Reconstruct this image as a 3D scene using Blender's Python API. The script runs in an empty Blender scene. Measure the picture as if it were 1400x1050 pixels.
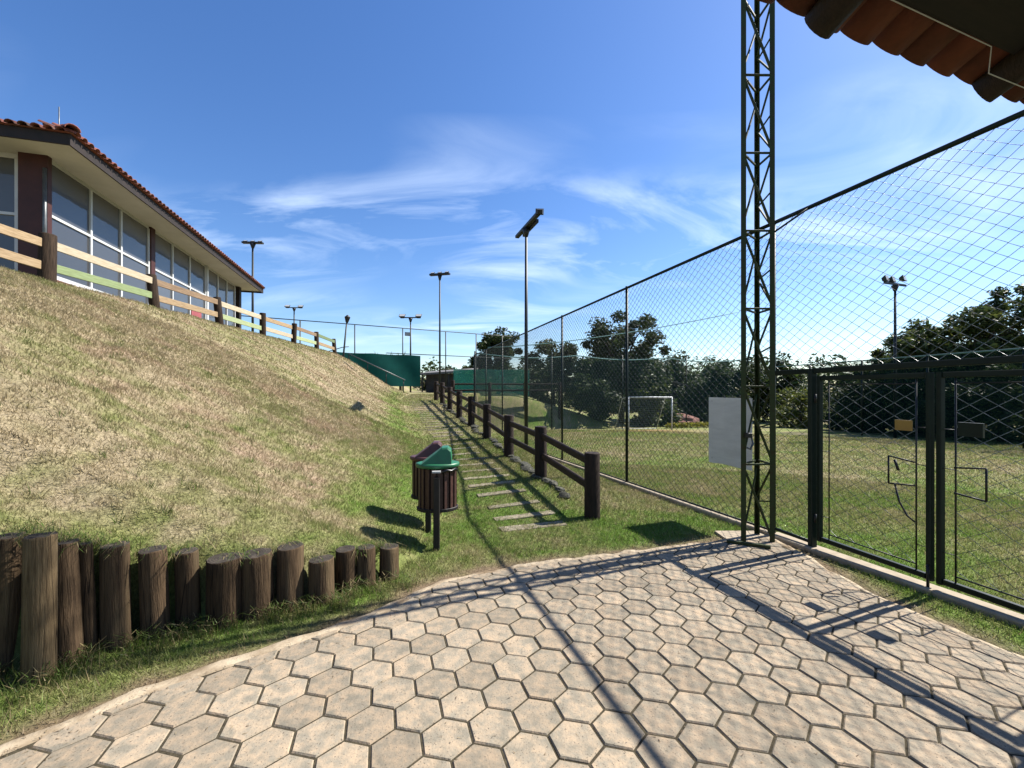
import bpy, math, random
import numpy as np
from mathutils import Matrix, Vector
random.seed(7); rng = np.random.default_rng(7)
S = bpy.context.scene
COL = S.collection
R = math.radians

# ------------------------------------------------------------------ camera
cd = bpy.data.cameras.new('camera'); cam = bpy.data.objects.new('camera', cd); COL.objects.link(cam)
cam.location = (0, 0, 1.7); cam.rotation_euler = (R(90), 0, 0)
cd.sensor_width = 36; cd.lens = 562 / 1400 * 36; cd.shift_y = 8 / 1400
cd.clip_start = .05; cd.clip_end = 3000
S.camera = cam
# ------------------------------------------------------------------ sky and sun
SUN_EL, SUN_AZ = 48.0, 67.5            # azimuth clockwise from +Y
w = bpy.data.worlds.new('World'); S.world = w; w.use_nodes = True
nt = w.node_tree; nt.nodes.clear()
def N(t, **k):
    n = nt.nodes.new(t)
    for a, b in k.items(): setattr(n, a, b)
    return n
def L(a, b): nt.links.new(a, b)
sky = N('ShaderNodeTexSky', sky_type='NISHITA', sun_disc=False, sun_elevation=R(SUN_EL), sun_rotation=R(SUN_AZ))
sky.air_density = 1.0; sky.dust_density = .35; sky.ozone_density = 3.0
tc = N('ShaderNodeTexCoord'); sep = N('ShaderNodeSeparateXYZ'); L(tc.outputs['Generated'], sep.inputs[0])
add = N('ShaderNodeMath', operation='ADD'); add.inputs[1].default_value = .16
ab = N('ShaderNodeMath', operation='ABSOLUTE'); L(sep.outputs['Z'], ab.inputs[0]); L(ab.outputs[0], add.inputs[0])
dx = N('ShaderNodeMath', operation='DIVIDE'); dy = N('ShaderNodeMath', operation='DIVIDE')
L(sep.outputs['X'], dx.inputs[0]); L(add.outputs[0], dx.inputs[1]); L(sep.outputs['Y'], dy.inputs[0]); L(add.outputs[0], dy.inputs[1])
cmb = N('ShaderNodeCombineXYZ'); L(dx.outputs[0], cmb.inputs[0]); L(dy.outputs[0], cmb.inputs[1])
mp = N('ShaderNodeMapping'); mp.inputs['Rotation'].default_value = (0, 0, R(-24)); mp.inputs['Scale'].default_value = (.55, 1.25, 1)
mp.inputs['Location'].default_value = (5.2, 4.4, 0)
L(cmb.outputs[0], mp.inputs[0])
big = N('ShaderNodeTexNoise'); big.inputs['Scale'].default_value = .85; big.inputs['Detail'].default_value = 2
wis = N('ShaderNodeTexNoise'); wis.inputs['Scale'].default_value = 1.9; wis.inputs['Detail'].default_value = 9
wis.inputs['Roughness'].default_value = .58; wis.inputs['Distortion'].default_value = 1.1
L(mp.outputs[0], big.inputs['Vector']); L(mp.outputs[0], wis.inputs['Vector'])
r1 = N('ShaderNodeMapRange'); r1.inputs['From Min'].default_value = .45; r1.inputs['From Max'].default_value = .72
r2 = N('ShaderNodeMapRange'); r2.inputs['From Min'].default_value = .44; r2.inputs['From Max'].default_value = .86
L(big.outputs['Fac'], r1.inputs[0]); L(wis.outputs['Fac'], r2.inputs[0])
mu = N('ShaderNodeMath', operation='MULTIPLY'); L(r1.outputs[0], mu.inputs[0]); L(r2.outputs[0], mu.inputs[1])
mx = N('ShaderNodeMix', data_type='RGBA'); L(mu.outputs[0], mx.inputs[0]); sat = N('ShaderNodeHueSaturation'); sat.inputs['Saturation'].default_value = 1.22; sat.inputs['Hue'].default_value = .508; L(sky.outputs[0], sat.inputs['Color']); L(sat.outputs[0], mx.inputs[6])
mx.inputs[7].default_value = (6.6, 7.6, 9.0, 1)
bg = N('ShaderNodeBackground'); bg.inputs['Strength'].default_value = .082
out = N('ShaderNodeOutputWorld'); L(mx.outputs[2], bg.inputs[0]); L(bg.outputs[0], out.inputs[0])
sd = bpy.data.lights.new('sun', 'SUN'); sun = bpy.data.objects.new('sun', sd); COL.objects.link(sun)
sd.energy = 5.0; sd.angle = R(.5); sd.color = (1, .955, .88)
az = R(SUN_AZ); el = R(SUN_EL)
SUNV = Vector((math.sin(az) * math.cos(el), math.cos(az) * math.cos(el), math.sin(el)))
sun.rotation_euler = SUNV.to_track_quat('Z', 'Y').to_euler(); sun.location = SUNV * 60
S.view_settings.view_transform = 'Standard'; S.view_settings.look = 'None'
S.view_settings.exposure = 1.26; S.view_settings.gamma = 1; S.view_settings.use_curve_mapping = False
ALB = .64                                   # real-world reflectances for this exposure
S.render.engine = 'CYCLES'; S.cycles.max_bounces = 8; S.cycles.transparent_max_bounces = 16

# ------------------------------------------------------------------ helpers
def mat(name, c1, c2=None, scale=4, rough=.7, bump=0, stretch=(1, 1, 1), c3=None, s3=.6, metal=0, spec=.35,
        vary=.0, coord='Object', bscale=None, ramp=(.35, .65), trans=0):
    c1 = tuple(q * ALB for q in c1); c2 = c2 and tuple(q * ALB for q in c2); c3 = c3 and tuple(q * ALB for q in c3)
    m = bpy.data.materials.new(name); m.use_nodes = True; t = m.node_tree; b = t.nodes['Principled BSDF']
    def n(k): return t.nodes.new(k)
    b.inputs['Roughness'].default_value = rough; b.inputs['Metallic'].default_value = metal
    b.inputs['Specular IOR Level'].default_value = spec
    co = n('ShaderNodeTexCoord'); src = co.outputs['Object']
    if coord == 'World':
        g = n('ShaderNodeNewGeometry'); src = g.outputs['Position']
    mpn = n('ShaderNodeMapping'); mpn.inputs['Scale'].default_value = stretch; t.links.new(src, mpn.inputs[0])
    oi = n('ShaderNodeObjectInfo')
    if coord != 'World':
        ad = n('ShaderNodeVectorMath'); ad.operation = 'ADD'
        sc = n('ShaderNodeMath'); sc.operation = 'MULTIPLY'; sc.inputs[1].default_value = 37.
        t.links.new(oi.outputs['Random'], sc.inputs[0]); t.links.new(mpn.outputs[0], ad.inputs[0]); t.links.new(sc.outputs[0], ad.inputs[1])
        vec = ad.outputs[0]
    else: vec = mpn.outputs[0]
    no = n('ShaderNodeTexNoise'); no.inputs['Scale'].default_value = scale; no.inputs['Detail'].default_value = 7; no.inputs['Roughness'].default_value = .62
    t.links.new(vec, no.inputs['Vector'])
    mr = n('ShaderNodeMapRange'); mr.inputs['From Min'].default_value = ramp[0]; mr.inputs['From Max'].default_value = ramp[1]
    t.links.new(no.outputs['Fac'], mr.inputs[0])
    mi = n('ShaderNodeMix'); mi.data_type = 'RGBA'
    t.links.new(mr.outputs[0], mi.inputs[0]); mi.inputs[6].default_value = (*c1, 1); mi.inputs[7].default_value = (*(c2 or c1), 1)
    col = mi.outputs[2]
    if c3:
        n3 = n('ShaderNodeTexNoise'); n3.inputs['Scale'].default_value = s3; n3.inputs['Detail'].default_value = 4
        t.links.new(vec, n3.inputs['Vector'])
        m3 = n('ShaderNodeMapRange'); m3.inputs['From Min'].default_value = .5; m3.inputs['From Max'].default_value = .68
        t.links.new(n3.outputs['Fac'], m3.inputs[0])
        i3 = n('ShaderNodeMix'); i3.data_type = 'RGBA'; t.links.new(m3.outputs[0], i3.inputs[0]); t.links.new(col, i3.inputs[6]); i3.inputs[7].default_value = (*c3, 1)
        col = i3.outputs[2]
    if vary:
        vr = n('ShaderNodeMapRange'); vr.inputs['To Min'].default_value = 1 - vary; vr.inputs['To Max'].default_value = 1 + vary
        t.links.new(oi.outputs['Random'], vr.inputs[0])
        hv = n('ShaderNodeHueSaturation'); t.links.new(col, hv.inputs['Color']); t.links.new(vr.outputs[0], hv.inputs['Value'])
        col = hv.outputs[0]
    t.links.new(col, b.inputs['Base Color'])
    if bump:
        bn = n('ShaderNodeTexNoise'); bn.inputs['Scale'].default_value = bscale or scale * 3; bn.inputs['Detail'].default_value = 6
        t.links.new(vec, bn.inputs['Vector'])
        bp = n('ShaderNodeBump'); bp.inputs['Strength'].default_value = bump; bp.inputs['Distance'].default_value = .01
        t.links.new(bn.outputs['Fac'], bp.inputs['Height']); t.links.new(bp.outputs[0], b.inputs['Normal'])
    if trans:
        ou = t.nodes['Material Output']; tr = n('ShaderNodeBsdfTransparent'); ms = n('ShaderNodeMixShader'); ms.inputs[0].default_value = trans
        t.links.new(b.outputs[0], ms.inputs[1]); t.links.new(tr.outputs[0], ms.inputs[2]); t.links.new(ms.outputs[0], ou.inputs['Surface'])
    return m

def leafmat(name, attr='col', tint=(1, 1, 1), tl=.35):
    m = bpy.data.materials.new(name); m.use_nodes = True; t = m.node_tree; t.nodes.remove(t.nodes['Principled BSDF'])
    a = t.nodes.new('ShaderNodeAttribute'); a.attribute_name = attr
    d = t.nodes.new('ShaderNodeBsdfPrincipled'); d.inputs['Roughness'].default_value = .55; d.inputs['Specular IOR Level'].default_value = .25
    tr = t.nodes.new('ShaderNodeBsdfTranslucent'); ms = t.nodes.new('ShaderNodeMixShader'); ms.inputs[0].default_value = tl
    t.links.new(a.outputs['Color'], d.inputs['Base Color']); t.links.new(a.outputs['Color'], tr.inputs['Color'])
    t.links.new(d.outputs[0], ms.inputs[1]); t.links.new(tr.outputs[0], ms.inputs[2])
    t.links.new(ms.outputs[0], t.nodes['Material Output'].inputs['Surface'])
    return m

WM = {}                                    # world matrices, so children can be placed in world space
def link(o, parent=None, M=Matrix()):
    COL.objects.link(o); WM[o.name] = M.copy()
    if parent is not None:
        o.parent = parent; o.matrix_local = WM[parent.name].inverted() @ M
    else: o.matrix_world = M
    return o
def tag(o, label=None, cat=None, group=None, kind=None):
    if label: o['label'] = label
    if cat: o['category'] = cat
    if group: o['group'] = group
    if kind: o['kind'] = kind
    return o
def thing(name, label, cat, loc, group=None):
    o = bpy.data.objects.new(name, None); o.empty_display_size = .2
    link(o, None, Matrix.Translation(Vector(loc)))
    return tag(o, label, cat, group)
def meshdata(name, v, f, m=None, smooth=False):
    me = bpy.data.meshes.new(name); me.from_pydata([tuple(x) for x in v], [], f); me.update()
    if m: me.materials.append(m)
    if smooth: me.polygons.foreach_set('use_smooth', [True] * len(me.polygons))
    return me
def put(name, me, parent=None, M=Matrix()):
    return link(bpy.data.objects.new(name, me), parent, M)
def mesh(name, v, f, m, parent=None, smooth=False, M=Matrix()):
    return put(name, meshdata(name, v, f, m, smooth), parent, M)
def npmesh(name, V, T, m, parent=None, cols=None, k=3, uvsmooth=False):
    me = bpy.data.meshes.new(name); me.vertices.add(len(V)); me.vertices.foreach_set('co', np.asarray(V, np.float32).ravel())
    nf = len(T); me.loops.add(nf * k); me.loops.foreach_set('vertex_index', np.asarray(T, np.int32).ravel())
    me.polygons.add(nf); me.polygons.foreach_set('loop_start', np.arange(0, nf * k, k, dtype=np.int32))
    me.update(calc_edges=True); me.materials.append(m)
    if uvsmooth: me.polygons.foreach_set('use_smooth', np.ones(nf, bool))
    if cols is not None:
        at = me.attributes.new('col', 'FLOAT_COLOR', 'POINT')
        c4 = np.ones((len(V), 4), np.float32); c4[:, :3] = cols; at.data.foreach_set('color', c4.ravel())
    return put(name, me, parent)
def frame(p0, p1, up=(0, 0, 1)):           # matrix with local X along p0->p1, origin at p0
    p0 = Vector(p0); x = (Vector(p1) - p0); Ln = x.length; x.normalize(); up = Vector(up)
    if abs(x.dot(up)) > .98: up = Vector((0, 1, 0))
    y = up.cross(x).normalized(); z = x.cross(y)
    M = Matrix((x, y, z)).transposed().to_4x4(); M.translation = p0
    return M, Ln
def boxv(x0, x1, y0, y1, z0, z1):
    return [(x0, y0, z0), (x1, y0, z0), (x1, y1, z0), (x0, y1, z0), (x0, y0, z1), (x1, y0, z1), (x1, y1, z1), (x0, y1, z1)]
BF = [(0, 3, 2, 1), (4, 5, 6, 7), (0, 1, 5, 4), (1, 2, 6, 5), (2, 3, 7, 6), (3, 0, 4, 7)]
def prismv(Ln, w, h, c):                   # chamfered bar along X
    a, b = w / 2, h / 2
    pr = [(-a + c, -b), (a - c, -b), (a, -b + c), (a, b - c), (a - c, b), (-a + c, b), (-a, b - c), (-a, -b + c)]
    v = [(0, y, z) for y, z in pr] + [(Ln, y, z) for y, z in pr]
    f = [(i, (i + 1) % 8, 8 + (i + 1) % 8, 8 + i) for i in range(8)] + [tuple(range(7, -1, -1)), tuple(range(8, 16))]
    return v, f
def bar(name, p0, p1, wd, h, m, parent=None, c=None, up=(0, 0, 1)):
    M, Ln = frame(p0, p1, up); v, f = prismv(Ln, wd, h, min(wd, h) * .12 if c is None else c)
    return mesh(name, v, f, m, parent, M=M)
def tubev(pts, rs, n=8, cap=True):
    v, f = [], []; P = [Vector(p) for p in pts]
    for i, p in enumerate(P):
        d = (P[min(i + 1, len(P) - 1)] - P[max(i - 1, 0)]).normalized()
        u = d.orthogonal().normalized() if abs(d.z) > .95 else Vector((0, 0, 1)).cross(d).normalized()
        if abs(d.z) > .95: u = (Vector((1, 0, 0)) - d * d.x).normalized()
        q = d.cross(u); r = rs[i] if hasattr(rs, '__len__') else rs
        for k in range(n):
            a = 2 * math.pi * k / n; v.append(p + (u * math.cos(a) + q * math.sin(a)) * r)
    for i in range(len(P) - 1):
        for k in range(n):
            a, b = i * n + k, i * n + (k + 1) % n; f.append((a, b, b + n, a + n))
    if cap: f += [tuple(range(n - 1, -1, -1)), tuple(range((len(P) - 1) * n, len(P) * n))]
    return v, f
def tube(name, pts, rs, m, parent=None, n=8, smooth=True):
    o = Vector(pts[0]); v, f = tubev([Vector(p) - o for p in pts], rs, n)
    return mesh(name, v, f, m, parent, smooth, Matrix.Translation(o))
class MB:
    def __init__(s): s.v, s.f = [], []
    def add(s, v, f):
        k = len(s.v); s.v += [tuple(x) for x in v]; s.f += [tuple(i + k for i in q) for q in f]; return s
    def box(s, *a): return s.add(boxv(*a), BF)
    def bar(s, p0, p1, wd, h, c=None):
        M, Ln = frame(p0, p1); v, f = prismv(Ln, wd, h, min(wd, h) * .12 if c is None else c)
        return s.add([M @ Vector(x) for x in v], f)
    def tube(s, pts, rs, n=6): return s.add(*tubev(pts, rs, n))
    def build(s, name, m, parent=None, smooth=False, M=Matrix()): return mesh(name, s.v, s.f, m, parent, smooth, M)

# value noise in numpy
_P = rng.random((256, 256))
def vn(x, y):
    xi = np.floor(x).astype(int); yi = np.floor(y).astype(int); fx = x - xi; fy = y - yi
    fx = fx * fx * (3 - 2 * fx); fy = fy * fy * (3 - 2 * fy); g = lambda a, b: _P[a & 255, b & 255]
    return (g(xi, yi) * (1 - fx) + g(xi + 1, yi) * fx) * (1 - fy) + (g(xi, yi + 1) * (1 - fx) + g(xi + 1, yi + 1) * fx) * fy
def fbm(x, y, o=4):
    s = 0; a = .5
    for i in range(o): s = s + a * vn(x * 2 ** i + 17.3 * i, y * 2 ** i + 5.1 * i); a *= .5
    return s / (1 - .5 ** o)
def sstep(t): t = np.clip(t, 0, 1); return t * t * (3 - 2 * t)

# ------------------------------------------------------------------ terrain
LOGS = [(-4.15, 1.5, 0.98, 0.115), (-3.98, 1.78, 0.96, 0.11), (-3.8, 2.05, 0.92, 0.115), (-3.62, 2.3, 0.87, 0.105), (-2.969, 2.583, 0.772, 0.074), (-3.29, 2.66, 0.745, 0.072), (-2.96, 2.75, 0.668, 0.069), (-2.907, 2.836, 0.635, 0.038), (-2.816, 2.925, 0.581, 0.086), (-2.666, 3.077, 0.501, 0.085), (-2.501, 3.18, 0.444, 0.078), (-2.27, 3.254, 0.362, 0.12), (-2.08, 3.369, 0.357, 0.114), (-1.888, 3.491, 0.358, 0.107), (-1.659, 3.585, 0.214, 0.099), (-1.543, 3.821, 0.218, 0.084), (-1.393, 3.914, 0.189, 0.087), (-1.219, 4.077, 0.14, 0.089)]
SL = -.0329                                 # the paving and the pitch fall gently away from the camera
_lc = sorted((l for l in LOGS if l[0] != -3.29), key=lambda l: l[1])
TOE = np.array([(-6, -4.6, 1.0), (0, -4.5, .98)] + [(l[1], l[0] - (.45 if 2.55 < l[1] < 2.68 else .15), min(l[2] - .02, .95)) for l in _lc] + [
                (4.6, -1.08, -.15), (5.3, -1.16, -.17), (6.2, -1.05, -.19), (7.8, -1.35, -.02), (9.86, -1.9, .10), (11.7, -2.55, .305), (13.6, -3.2, .50),
                (15.5, -3.85, .65), (17.4, -4.5, .83), (19.3, -5.1, 1.05), (21.2, -5.8, 1.17), (23, -6.2, 1.3), (25, -6.4, 1.4), (28, -6.6, 1.5), (60, -6.6, 1.5)])
PATH = np.array([(-6, .16), (6.2, -.204), (7.8, -.02), (9.86, .10), (11.7, .305), (13.6, .50), (15.5, .65), (17.4, .83), (19.3, 1.05), (21.2, 1.17), (25, 1.4), (28, 1.5), (60, 1.5)])
def chain_x(y): return 4.90 - .284 * y
def wood_x(y): return 1.21 - .34 * (y - 6.2)
def crest_x(y): return -8.7 - .08 * y
def H(x, y):
    x = np.asarray(x, float); y = np.asarray(y, float)
    plane = SL * np.minimum(y, 34) - .03
    zp = np.interp(y, PATH[:, 0], PATH[:, 1]) - .03
    cx = chain_x(np.minimum(y, 25.5)); wx = np.minimum(wood_x(y) + .35, cx - .3)
    k = sstep((x - wx) / np.maximum(cx - .12 - wx, .15))
    base = np.where(y > 6, zp + (plane - zp) * k, plane)
    # bank closing the far end of the pitch, fading to the right
    e = y - 26.4 - .284 * x
    up = sstep(e / 2.2) * (1 - sstep((x + 1) / 11))
    right = np.where(x > cx, plane + (1.25 - plane) * up, base)
    base = np.where((y > 25.5) & (x <= cx), np.maximum(zp, base), right)
    # grassy hill on the left
    tx = np.interp(y, TOE[:, 0], TOE[:, 1]); tz = np.interp(y, TOE[:, 0], TOE[:, 2])
    zc = 3.92 - .0 * y; cr = crest_x(y)
    t = (tx - x) / (tx - cr); tt = np.clip(t, 0, 1)
    p = .6 * tt + .4 * sstep(tt); p = np.where(tt > .82, np.minimum(p, 1), p)
    top = zc
    drop = sstep((y - 24.6) / 4.6) * (1 - sstep((-x - 13.5) / 3))
    hill = tz + (top - tz) * p
    hill = hill + (1.5 - hill) * drop * (hill > 1.5)
    hill = hill + (.09 * (fbm(x * .9, y * .9, 3) - .5) + .05 * (fbm(x * 3.1 + 7, y * 3.1, 3) - .5)) * np.clip(tt * 8, 0, 1)
    return np.where(t > 0, np.maximum(hill, np.where(y > 25, base, -9)), base)
def hz(x, y): return float(H(np.array([x]), np.array([y]))[0])

PAVE = [(-2.95, .3), (-2.78, 1.2), (-2.485, 1.995), (-2.10, 2.456), (-1.55, 2.9), (-1.18, 3.2), (-.95, 3.45), (-.83, 3.68), (-.66, 3.9), (-.36, 4.08), (0, 4.24), (.6, 4.45), (1.24, 4.64), (2.0, 4.88), (2.73, 5.1), (3.22, 5.2),
        (3.26, 4.57), (3.20, 4.1), (3.20, 3.76), (3.25, 3.3), (3.40, 2.74), (3.65, 1.5), (3.9, 0), (3.9, -3.5), (-3.1, -3.5), (-3.1, -1)]
PA = np.array(PAVE)
def pave_sd(x, y):                          # signed distance to the paving outline, negative inside
    x = np.asarray(x, float); y = np.asarray(y, float); d = np.full(x.shape, 1e9); ins = np.zeros(x.shape, bool)
    for i in range(len(PA)):
        a, b = PA[i], PA[(i + 1) % len(PA)]; ex, ey = b - a
        t = np.clip(((x - a[0]) * ex + (y - a[1]) * ey) / (ex * ex + ey * ey), 0, 1)
        d = np.minimum(d, np.hypot(x - a[0] - t * ex, y - a[1] - t * ey))
        c = ((a[1] > y) != (b[1] > y)) & (x < (b[0] - a[0]) * (y - a[1]) / (b[1] - a[1] + 1e-12) + a[0]); ins ^= c
    return np.where(ins, -d, d)
def grass_col(x, y):
    x = np.asarray(x, float); y = np.asarray(y, float)
    n1 = fbm(x * .55 + 3, y * .55, 4); n2 = fbm(x * 2.3, y * 2.3 + 9, 4); n3 = fbm(x * 9 + 4, y * 9, 3); n4 = fbm(x * 26, y * 26, 2)
    tx = np.interp(y, TOE[:, 0], TOE[:, 1]); cr = crest_x(y); t = np.clip((tx - x) / (tx - cr), -1, 1.3)
    onfield = x > chain_x(np.minimum(y, 25.5)) + .1
    dry = np.where(t > 0, .30 + 1.1 * sstep(t / .28) * .55, .13)
    dry = dry + np.where(t > .78, -.12, 0)
    pathd = np.abs(x - (wood_x(y) - 1.0)); dry = np.where((y > 6.5) & (t <= .05) & (~onfield), .42 + .2 * sstep((y - 9) / 6), dry)
    dry = np.where(onfield,   .50 - .34 * np.exp(-((x - chain_x(y)) / 1.3) ** 2), dry)
    dry = dry + (n1 - .5) * np.where(t > .15, .6, .95) + (n2 - .5) * .72 + (n3 - .5) * .8 + (n4 - .5) * .3
    bare = np.clip((fbm(x * 1.6 + 40, y * 1.6, 3) - .60) / .09, 0, 1) * np.clip((t - .08) / .1, 0, 1) * np.clip(.3 + n3, 0, 1)
    sdv = pave_sd(x, y); edge = np.clip(1 - (sdv - .10) / .26, 0, 1) * (sdv > -.1)
    dry = np.clip(dry, 0, 1)[..., None]
    green = np.array([.168, .275, .046]); mid = np.array([.275, .282, .105]); tan = np.array([.46, .372, .235])
    c = np.where(dry < .5, green + (mid - green) * dry * 2, mid + (tan - mid) * (dry - .5) * 2)
    c = c * (1 - bare[..., None] * .8) + np.array([.47, .34, .235]) * bare[..., None] * .8
    soil = np.array([.27, .19, .125])
    e = (edge * (.55 + 1.1 * n3))[..., None].clip(0, 1) * .92; c = c * (1 - e) + soil * e
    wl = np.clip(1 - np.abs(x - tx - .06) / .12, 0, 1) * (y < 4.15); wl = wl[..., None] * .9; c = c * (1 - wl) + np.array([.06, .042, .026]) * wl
    gm = np.exp(-(((x - 9.0) / 2.2) ** 2 + ((y - 26.0) / 1.0) ** 2))[..., None].clip(0, 1); c = c * (1 - gm * .8) + np.array([.42, .23, .12]) * gm * .8
    return ALB * c * (.8 + .4 * n4[..., None])

def axis(parts): return np.unique(np.round(np.concatenate(parts), 4))
gx = axis([np.arange(-160, -30, 10), np.arange(-30, -12, .8), np.arange(-12, -4, .25), np.arange(-4, 4.6, .08), np.arange(4.6, 24, .5), np.arange(24, 60, 3), np.arange(60, 161, 10)])
gy = axis([np.arange(-6, 1.2, .4), np.arange(1.2, 7, .08), np.arange(7, 30, .22), np.arange(30, 60, 2), np.arange(60, 261, 12)])
GX, GY = np.meshgrid(gx, gy); GZ = H(GX, GY); nx, ny = len(gx), len(gy)
inpav = (pave_sd(GX, GY) < .02); GZ = GZ - inpav * .035
V = np.stack([GX, GY, GZ], -1).reshape(-1, 3); C = grass_col(GX, GY).reshape(-1, 3)
I = np.arange(nx * ny).reshape(ny, nx); Q = np.stack([I[:-1, :-1], I[:-1, 1:], I[1:, 1:], I[1:, :-1]], -1).reshape(-1, 4)
qc = V[Q].mean(1); fld = (qc[:, 0] > chain_x(np.minimum(qc[:, 1], 25.5)) - .04) & (qc[:, 1] < 60)
gm = bpy.data.materials.new('lawn_ground'); gm.use_nodes = True; t = gm.node_tree; b = t.nodes['Principled BSDF']; b.inputs['Roughness'].default_value = .95; b.inputs['Specular IOR Level'].default_value = .1
a = t.nodes.new('ShaderNodeAttribute'); a.attribute_name = 'col'
g = t.nodes.new('ShaderNodeNewGeometry'); no = t.nodes.new('ShaderNodeTexNoise'); no.inputs['Scale'].default_value = 34; no.inputs['Detail'].default_value = 7; no.inputs['Roughness'].default_value = .7
t.links.new(g.outputs['Position'], no.inputs['Vector']); mr = t.nodes.new('ShaderNodeMapRange'); mr.inputs['From Min'].default_value = .3; mr.inputs['From Max'].default_value = .7; mr.inputs['To Min'].default_value = .45; mr.inputs['To Max'].default_value = 1.25
t.links.new(no.outputs['Fac'], mr.inputs[0]); hs = t.nodes.new('ShaderNodeHueSaturation'); t.links.new(a.outputs['Color'], hs.inputs['Color']); t.links.new(mr.outputs[0], hs.inputs['Value'])
t.links.new(hs.outputs[0], b.inputs['Base Color'])
bp = t.nodes.new('ShaderNodeBump'); bp.inputs['Strength'].default_value = .8; bp.inputs['Distance'].default_value = .03; t.links.new(no.outputs['Fac'], bp.inputs['Height']); t.links.new(bp.outputs[0], b.inputs['Normal'])
for nm, msk in (('lawn', ~fld), ('soccer_field', fld)):
    q = Q[msk]; u, inv = np.unique(q, return_inverse=True)
    o = npmesh(nm, V[u], inv.reshape(-1, 4), gm, cols=C[u], k=4, uvsmooth=True); tag(o, kind='structure')

# ------------------------------------------------------------------ paving
PM = mat('paver_concrete', (.47, .36, .245), (.31, .27, .205), scale=15, rough=.9, bump=.35, bscale=70, c3=(.25, .222, .17), s3=10, vary=.17, coord='World', ramp=(.38, .62), spec=.15)
def speckle(m, sc, lo, dark):
    t = m.node_tree; b = t.nodes['Principled BSDF']; lk = b.inputs['Base Color'].links[0]; src = lk.from_socket
    g = t.nodes.new('ShaderNodeNewGeometry'); v = t.nodes.new('ShaderNodeTexNoise'); v.inputs['Scale'].default_value = sc; v.inputs['Detail'].default_value = 3
    t.links.new(g.outputs['Position'], v.inputs['Vector']); r = t.nodes.new('ShaderNodeMapRange'); r.inputs['From Min'].default_value = lo; r.inputs['From Max'].default_value = lo + .06
    t.links.new(v.outputs['Fac'], r.inputs[0]); i = t.nodes.new('ShaderNodeMix'); i.data_type = 'RGBA'; t.links.new(r.outputs[0], i.inputs[0]); t.links.new(src, i.inputs[6]); i.inputs[7].default_value = (*dark, 1)
    t.links.new(i.outputs[2], b.inputs['Base Color'])
speckle(PM, 110, .62, (.10, .085, .065)); speckle(PM, 30, .69, (.12, .10, .075))
JM = mat('joint_soil', (.05, .042, .03), (.10, .085, .055), scale=40, rough=1, bump=.5, coord='World', spec=.05)
EM = mat('edging_concrete', (.58, .48, .34), (.44, .35, .24), scale=12, rough=.95, bump=.5, bscale=60, coord='World', spec=.1, c3=(.25, .18, .11), s3=4)
def pz(x, y): return SL * y
mesh('pavement', [(x, y, pz(x, y) - .007) for x, y in PAVE], [tuple(range(len(PAVE) - 1, -1, -1))], JM)
pav = bpy.data.objects['pavement']; tag(pav, kind='structure')
TS, TH = .14537 * 1.7, .30915; T0 = (-.30356 * 1.7, 1.32868 * 1.7)
e1 = np.array([math.cos(TH), math.sin(TH)]) * TS; e2 = np.array([math.cos(TH + math.pi / 3), math.sin(TH + math.pi / 3)]) * TS
def hexpoly(c, inr): return [(c[0] + inr / math.cos(math.pi / 6) * math.cos(TH + math.pi / 6 + k * math.pi / 3), c[1] + inr / math.cos(math.pi / 6) * math.sin(TH + math.pi / 6 + k * math.pi / 3)) for k in range(6)]
def clip(sub, cp):
    out = list(sub)
    for i in range(len(cp)):
        a, b = cp[i], cp[(i + 1) % len(cp)]; inp, out = out, []
        sd_ = lambda p: (b[0] - a[0]) * (p[1] - a[1]) - (b[1] - a[1]) * (p[0] - a[0])
        for j in range(len(inp)):
            p, q = inp[j], inp[(j + 1) % len(inp)]; dp, dq = sd_(p), sd_(q)
            if dp >= 0: out.append(p)
            if (dp >= 0) != (dq >= 0): k = dp / (dp - dq); out.append((p[0] + (q[0] - p[0]) * k, p[1] + (q[1] - p[1]) * k))
        if not out: return []
    return out
def area(p): return .5 * sum(p[i][0] * p[(i + 1) % len(p)][1] - p[(i + 1) % len(p)][0] * p[i][1] for i in range(len(p)))
def slab(poly, th=.05, ch=.007):
    n = len(poly); cx = sum(p[0] for p in poly) / n; cy = sum(p[1] for p in poly) / n; v = []
    for k, (s, z) in enumerate(((0, -th), (0, -ch), (ch, 0))):
        for x, y in poly:
            d = math.hypot(x - cx, y - cy) + 1e-9; v.append((x - (x - cx) / d * s, y - (y - cy) / d * s, z))
    f = [(l * n + i, l * n + (i + 1) % n, (l + 1) * n + (i + 1) % n, (l + 1) * n + i) for l in range(2) for i in range(n)] + [tuple(range(2 * n, 3 * n))]
    return v, f
INR = TS / 2 - .0052
hv, hf = slab(hexpoly((0, 0), INR)); HEX = meshdata('paver', hv, hf, PM)
rest = MB(); ORD = PAVE if area(PAVE) > 0 else PAVE[::-1]
npv = 0
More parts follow.
